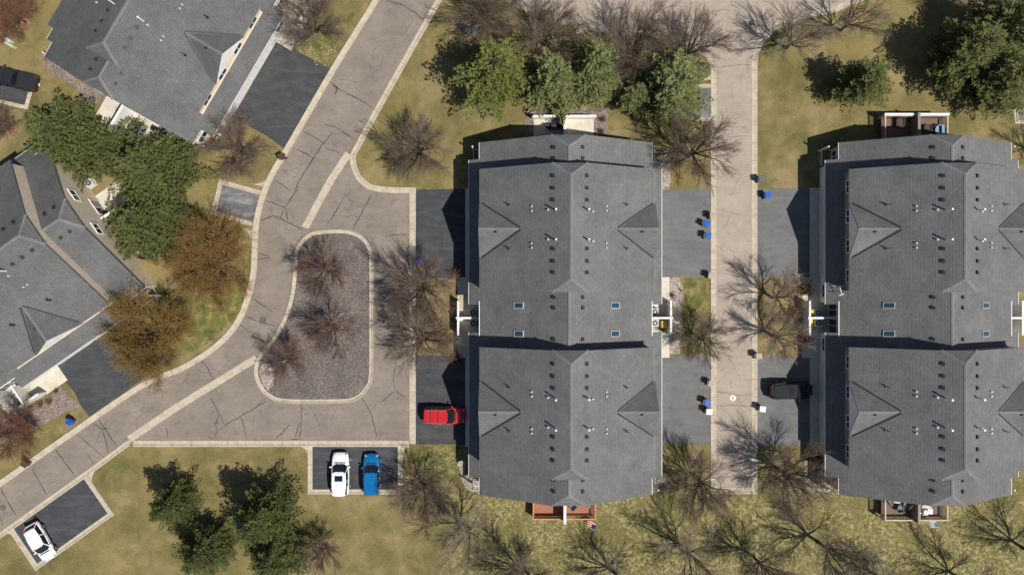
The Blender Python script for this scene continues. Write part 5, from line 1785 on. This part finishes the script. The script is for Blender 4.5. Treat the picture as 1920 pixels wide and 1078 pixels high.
# manholes
def manhole(mt, bx, by, r, lab, z=.022):
    m = MB(); m.cyl((0, 0, .004), r, .012, 28)
    o = m.build('manhole_cover', MAT[mt]); tag(o, lab, 'manhole cover', 'manhole covers'); x, y = P(bx, by); o.location = (x, y, z)
    q = MB()
    for k in (-.3, 0, .3):
        q.box((0, k * r * 1.2, .013), (r * 1.0, r * .16, .012), rz=.6)
    q.build('grip_slots', MAT['cover_iron' if mt == 'cover_white' else 'joint_dark'], o)
manhole('cover_white', 1374, 746, .33, 'white painted manhole cover on the tan lane')
manhole('cover_iron', 493, 600, .36, 'iron manhole cover on the street bend beside the island')
manhole('cover_iron', 6, 951, .30, 'iron manhole cover at the left edge of the street')
manhole('cover_iron', 1409, 43, .28, 'iron manhole cover where the cross street meets the lane')


# flags
def flag(bx, by, lab, h, rz, stripes, canton, w, hh):
    T = thing('garden_flag', lab, 'flag', (*P(bx, by), 0), rz, 'flags on the lawn')
    m = MB(); m.tube([(0, 0, 0), (0, 0, h)], .02, 6); m.tube([(0, 0, h - .03), (w + .05, 0, h - .03)], .012, 6); m.build('pole', MAT['white_metal'], T)
    mats = [MAT[s] for s in stripes] + ([MAT[canton]] if canton else [])
    n = len(stripes); nx = 8
    def pt(u, v):   # cloth slung outwards so that it shows from above
        return (u * w, .05 * math.sin(u * 7) - (v * hh) * .75, h - .03 - (v * hh) * .66)
    m = MB()
    for k in range(n):
        for i in range(nx):
            mi = n if (canton and k < n * .55 and i < nx * .42) else k
            m.poly([pt(i / nx, k / n), pt((i + 1) / nx, k / n), pt((i + 1) / nx, (k + 1) / n), pt(i / nx, (k + 1) / n)], mi)
    m.build('cloth', mats, T)
    return T
flag(1113, 985, 'red and white striped flag with a navy corner below the red deck', 1.5, R(160), ['flag_red', 'flag_white'] * 3 + ['flag_red'], 'flag_navy', .95, .85)
flag(1747, 980, 'pale striped flag with a blue corner below the lower right deck', 1.5, R(185), ['flag_white', 'light_grey'] * 3 + ['flag_white'], 'table_blue', .85, .95)

# aerial on the right row's roof
T = thing('roof_aerial', 'white television aerial on the left eave of the right row roof', 'aerial', local(rows[1], -9.4, 3.2, zl(9.4) - .03), 0.15)
m = MB(); m.tube([(0, 0, 0), (0, 0, .9)], .025, 6); m.build('mast', MAT['white_metal'], T)
m = MB(); m.tube([(-.5, .35, .9), (.6, .15, .9)], .03, 6); m.tube([(.1, .25, .9), (.2, -.7, .86)], .03, 6); m.tube([(-.1, -.75, .86), (.45, -.65, .86)], .04, 6); m.build('antenna_arm', MAT['white_metal'], T)

# ------------------------------------------------------------------ light, sky, camera
w = bpy.data.worlds.new('World'); SC.world = w; w.use_nodes = True
nt = w.node_tree; nt.nodes.clear()
sky = nt.nodes.new('ShaderNodeTexSky'); sky.sky_type = 'NISHITA'; sky.sun_disc = False
sky.sun_elevation = SUN_EL; sky.sun_rotation = R(122); sky.air_density = 1.0; sky.dust_density = 0.6; sky.ozone_density = 2.0
bg = nt.nodes.new('ShaderNodeBackground'); bg.inputs['Strength'].default_value = 0.075
out = nt.nodes.new('ShaderNodeOutputWorld')
nt.links.new(sky.outputs[0], bg.inputs[0]); nt.links.new(bg.outputs[0], out.inputs[0])
sl = bpy.data.lights.new('sun', 'SUN'); sl.energy = 4.9; sl.angle = R(0.5); sl.color = (1.0, 0.965, 0.90)
so = bpy.data.objects.new('sun', sl); COL.objects.link(so)
d = Vector((-math.cos(SUN_AZ) * math.cos(SUN_EL), math.sin(SUN_AZ) * math.cos(SUN_EL), -math.sin(SUN_EL)))
so.rotation_euler = d.to_track_quat('-Z', 'Y').to_euler(); so.location = (60, -40, 90)
cd = bpy.data.cameras.new('camera'); co_ = bpy.data.objects.new('camera', cd); COL.objects.link(co_)
cd.sensor_width = 36.0; cd.lens = 36.0 * HC * PX / 1920.0
co_.location = (0, 0, HC); co_.rotation_euler = (0, 0, 0)
cd.clip_start = 1.0; cd.clip_end = 2000.0
SC.camera = co_
SC.view_settings.view_transform = 'Standard'; SC.view_settings.look = 'None'; SC.view_settings.exposure = 0.0; SC.view_settings.gamma = 1.0
SC.render.engine = 'CYCLES'
SC.cycles.max_bounces = 4; SC.cycles.diffuse_bounces = 2; SC.cycles.glossy_bounces = 2; SC.cycles.use_denoising = True
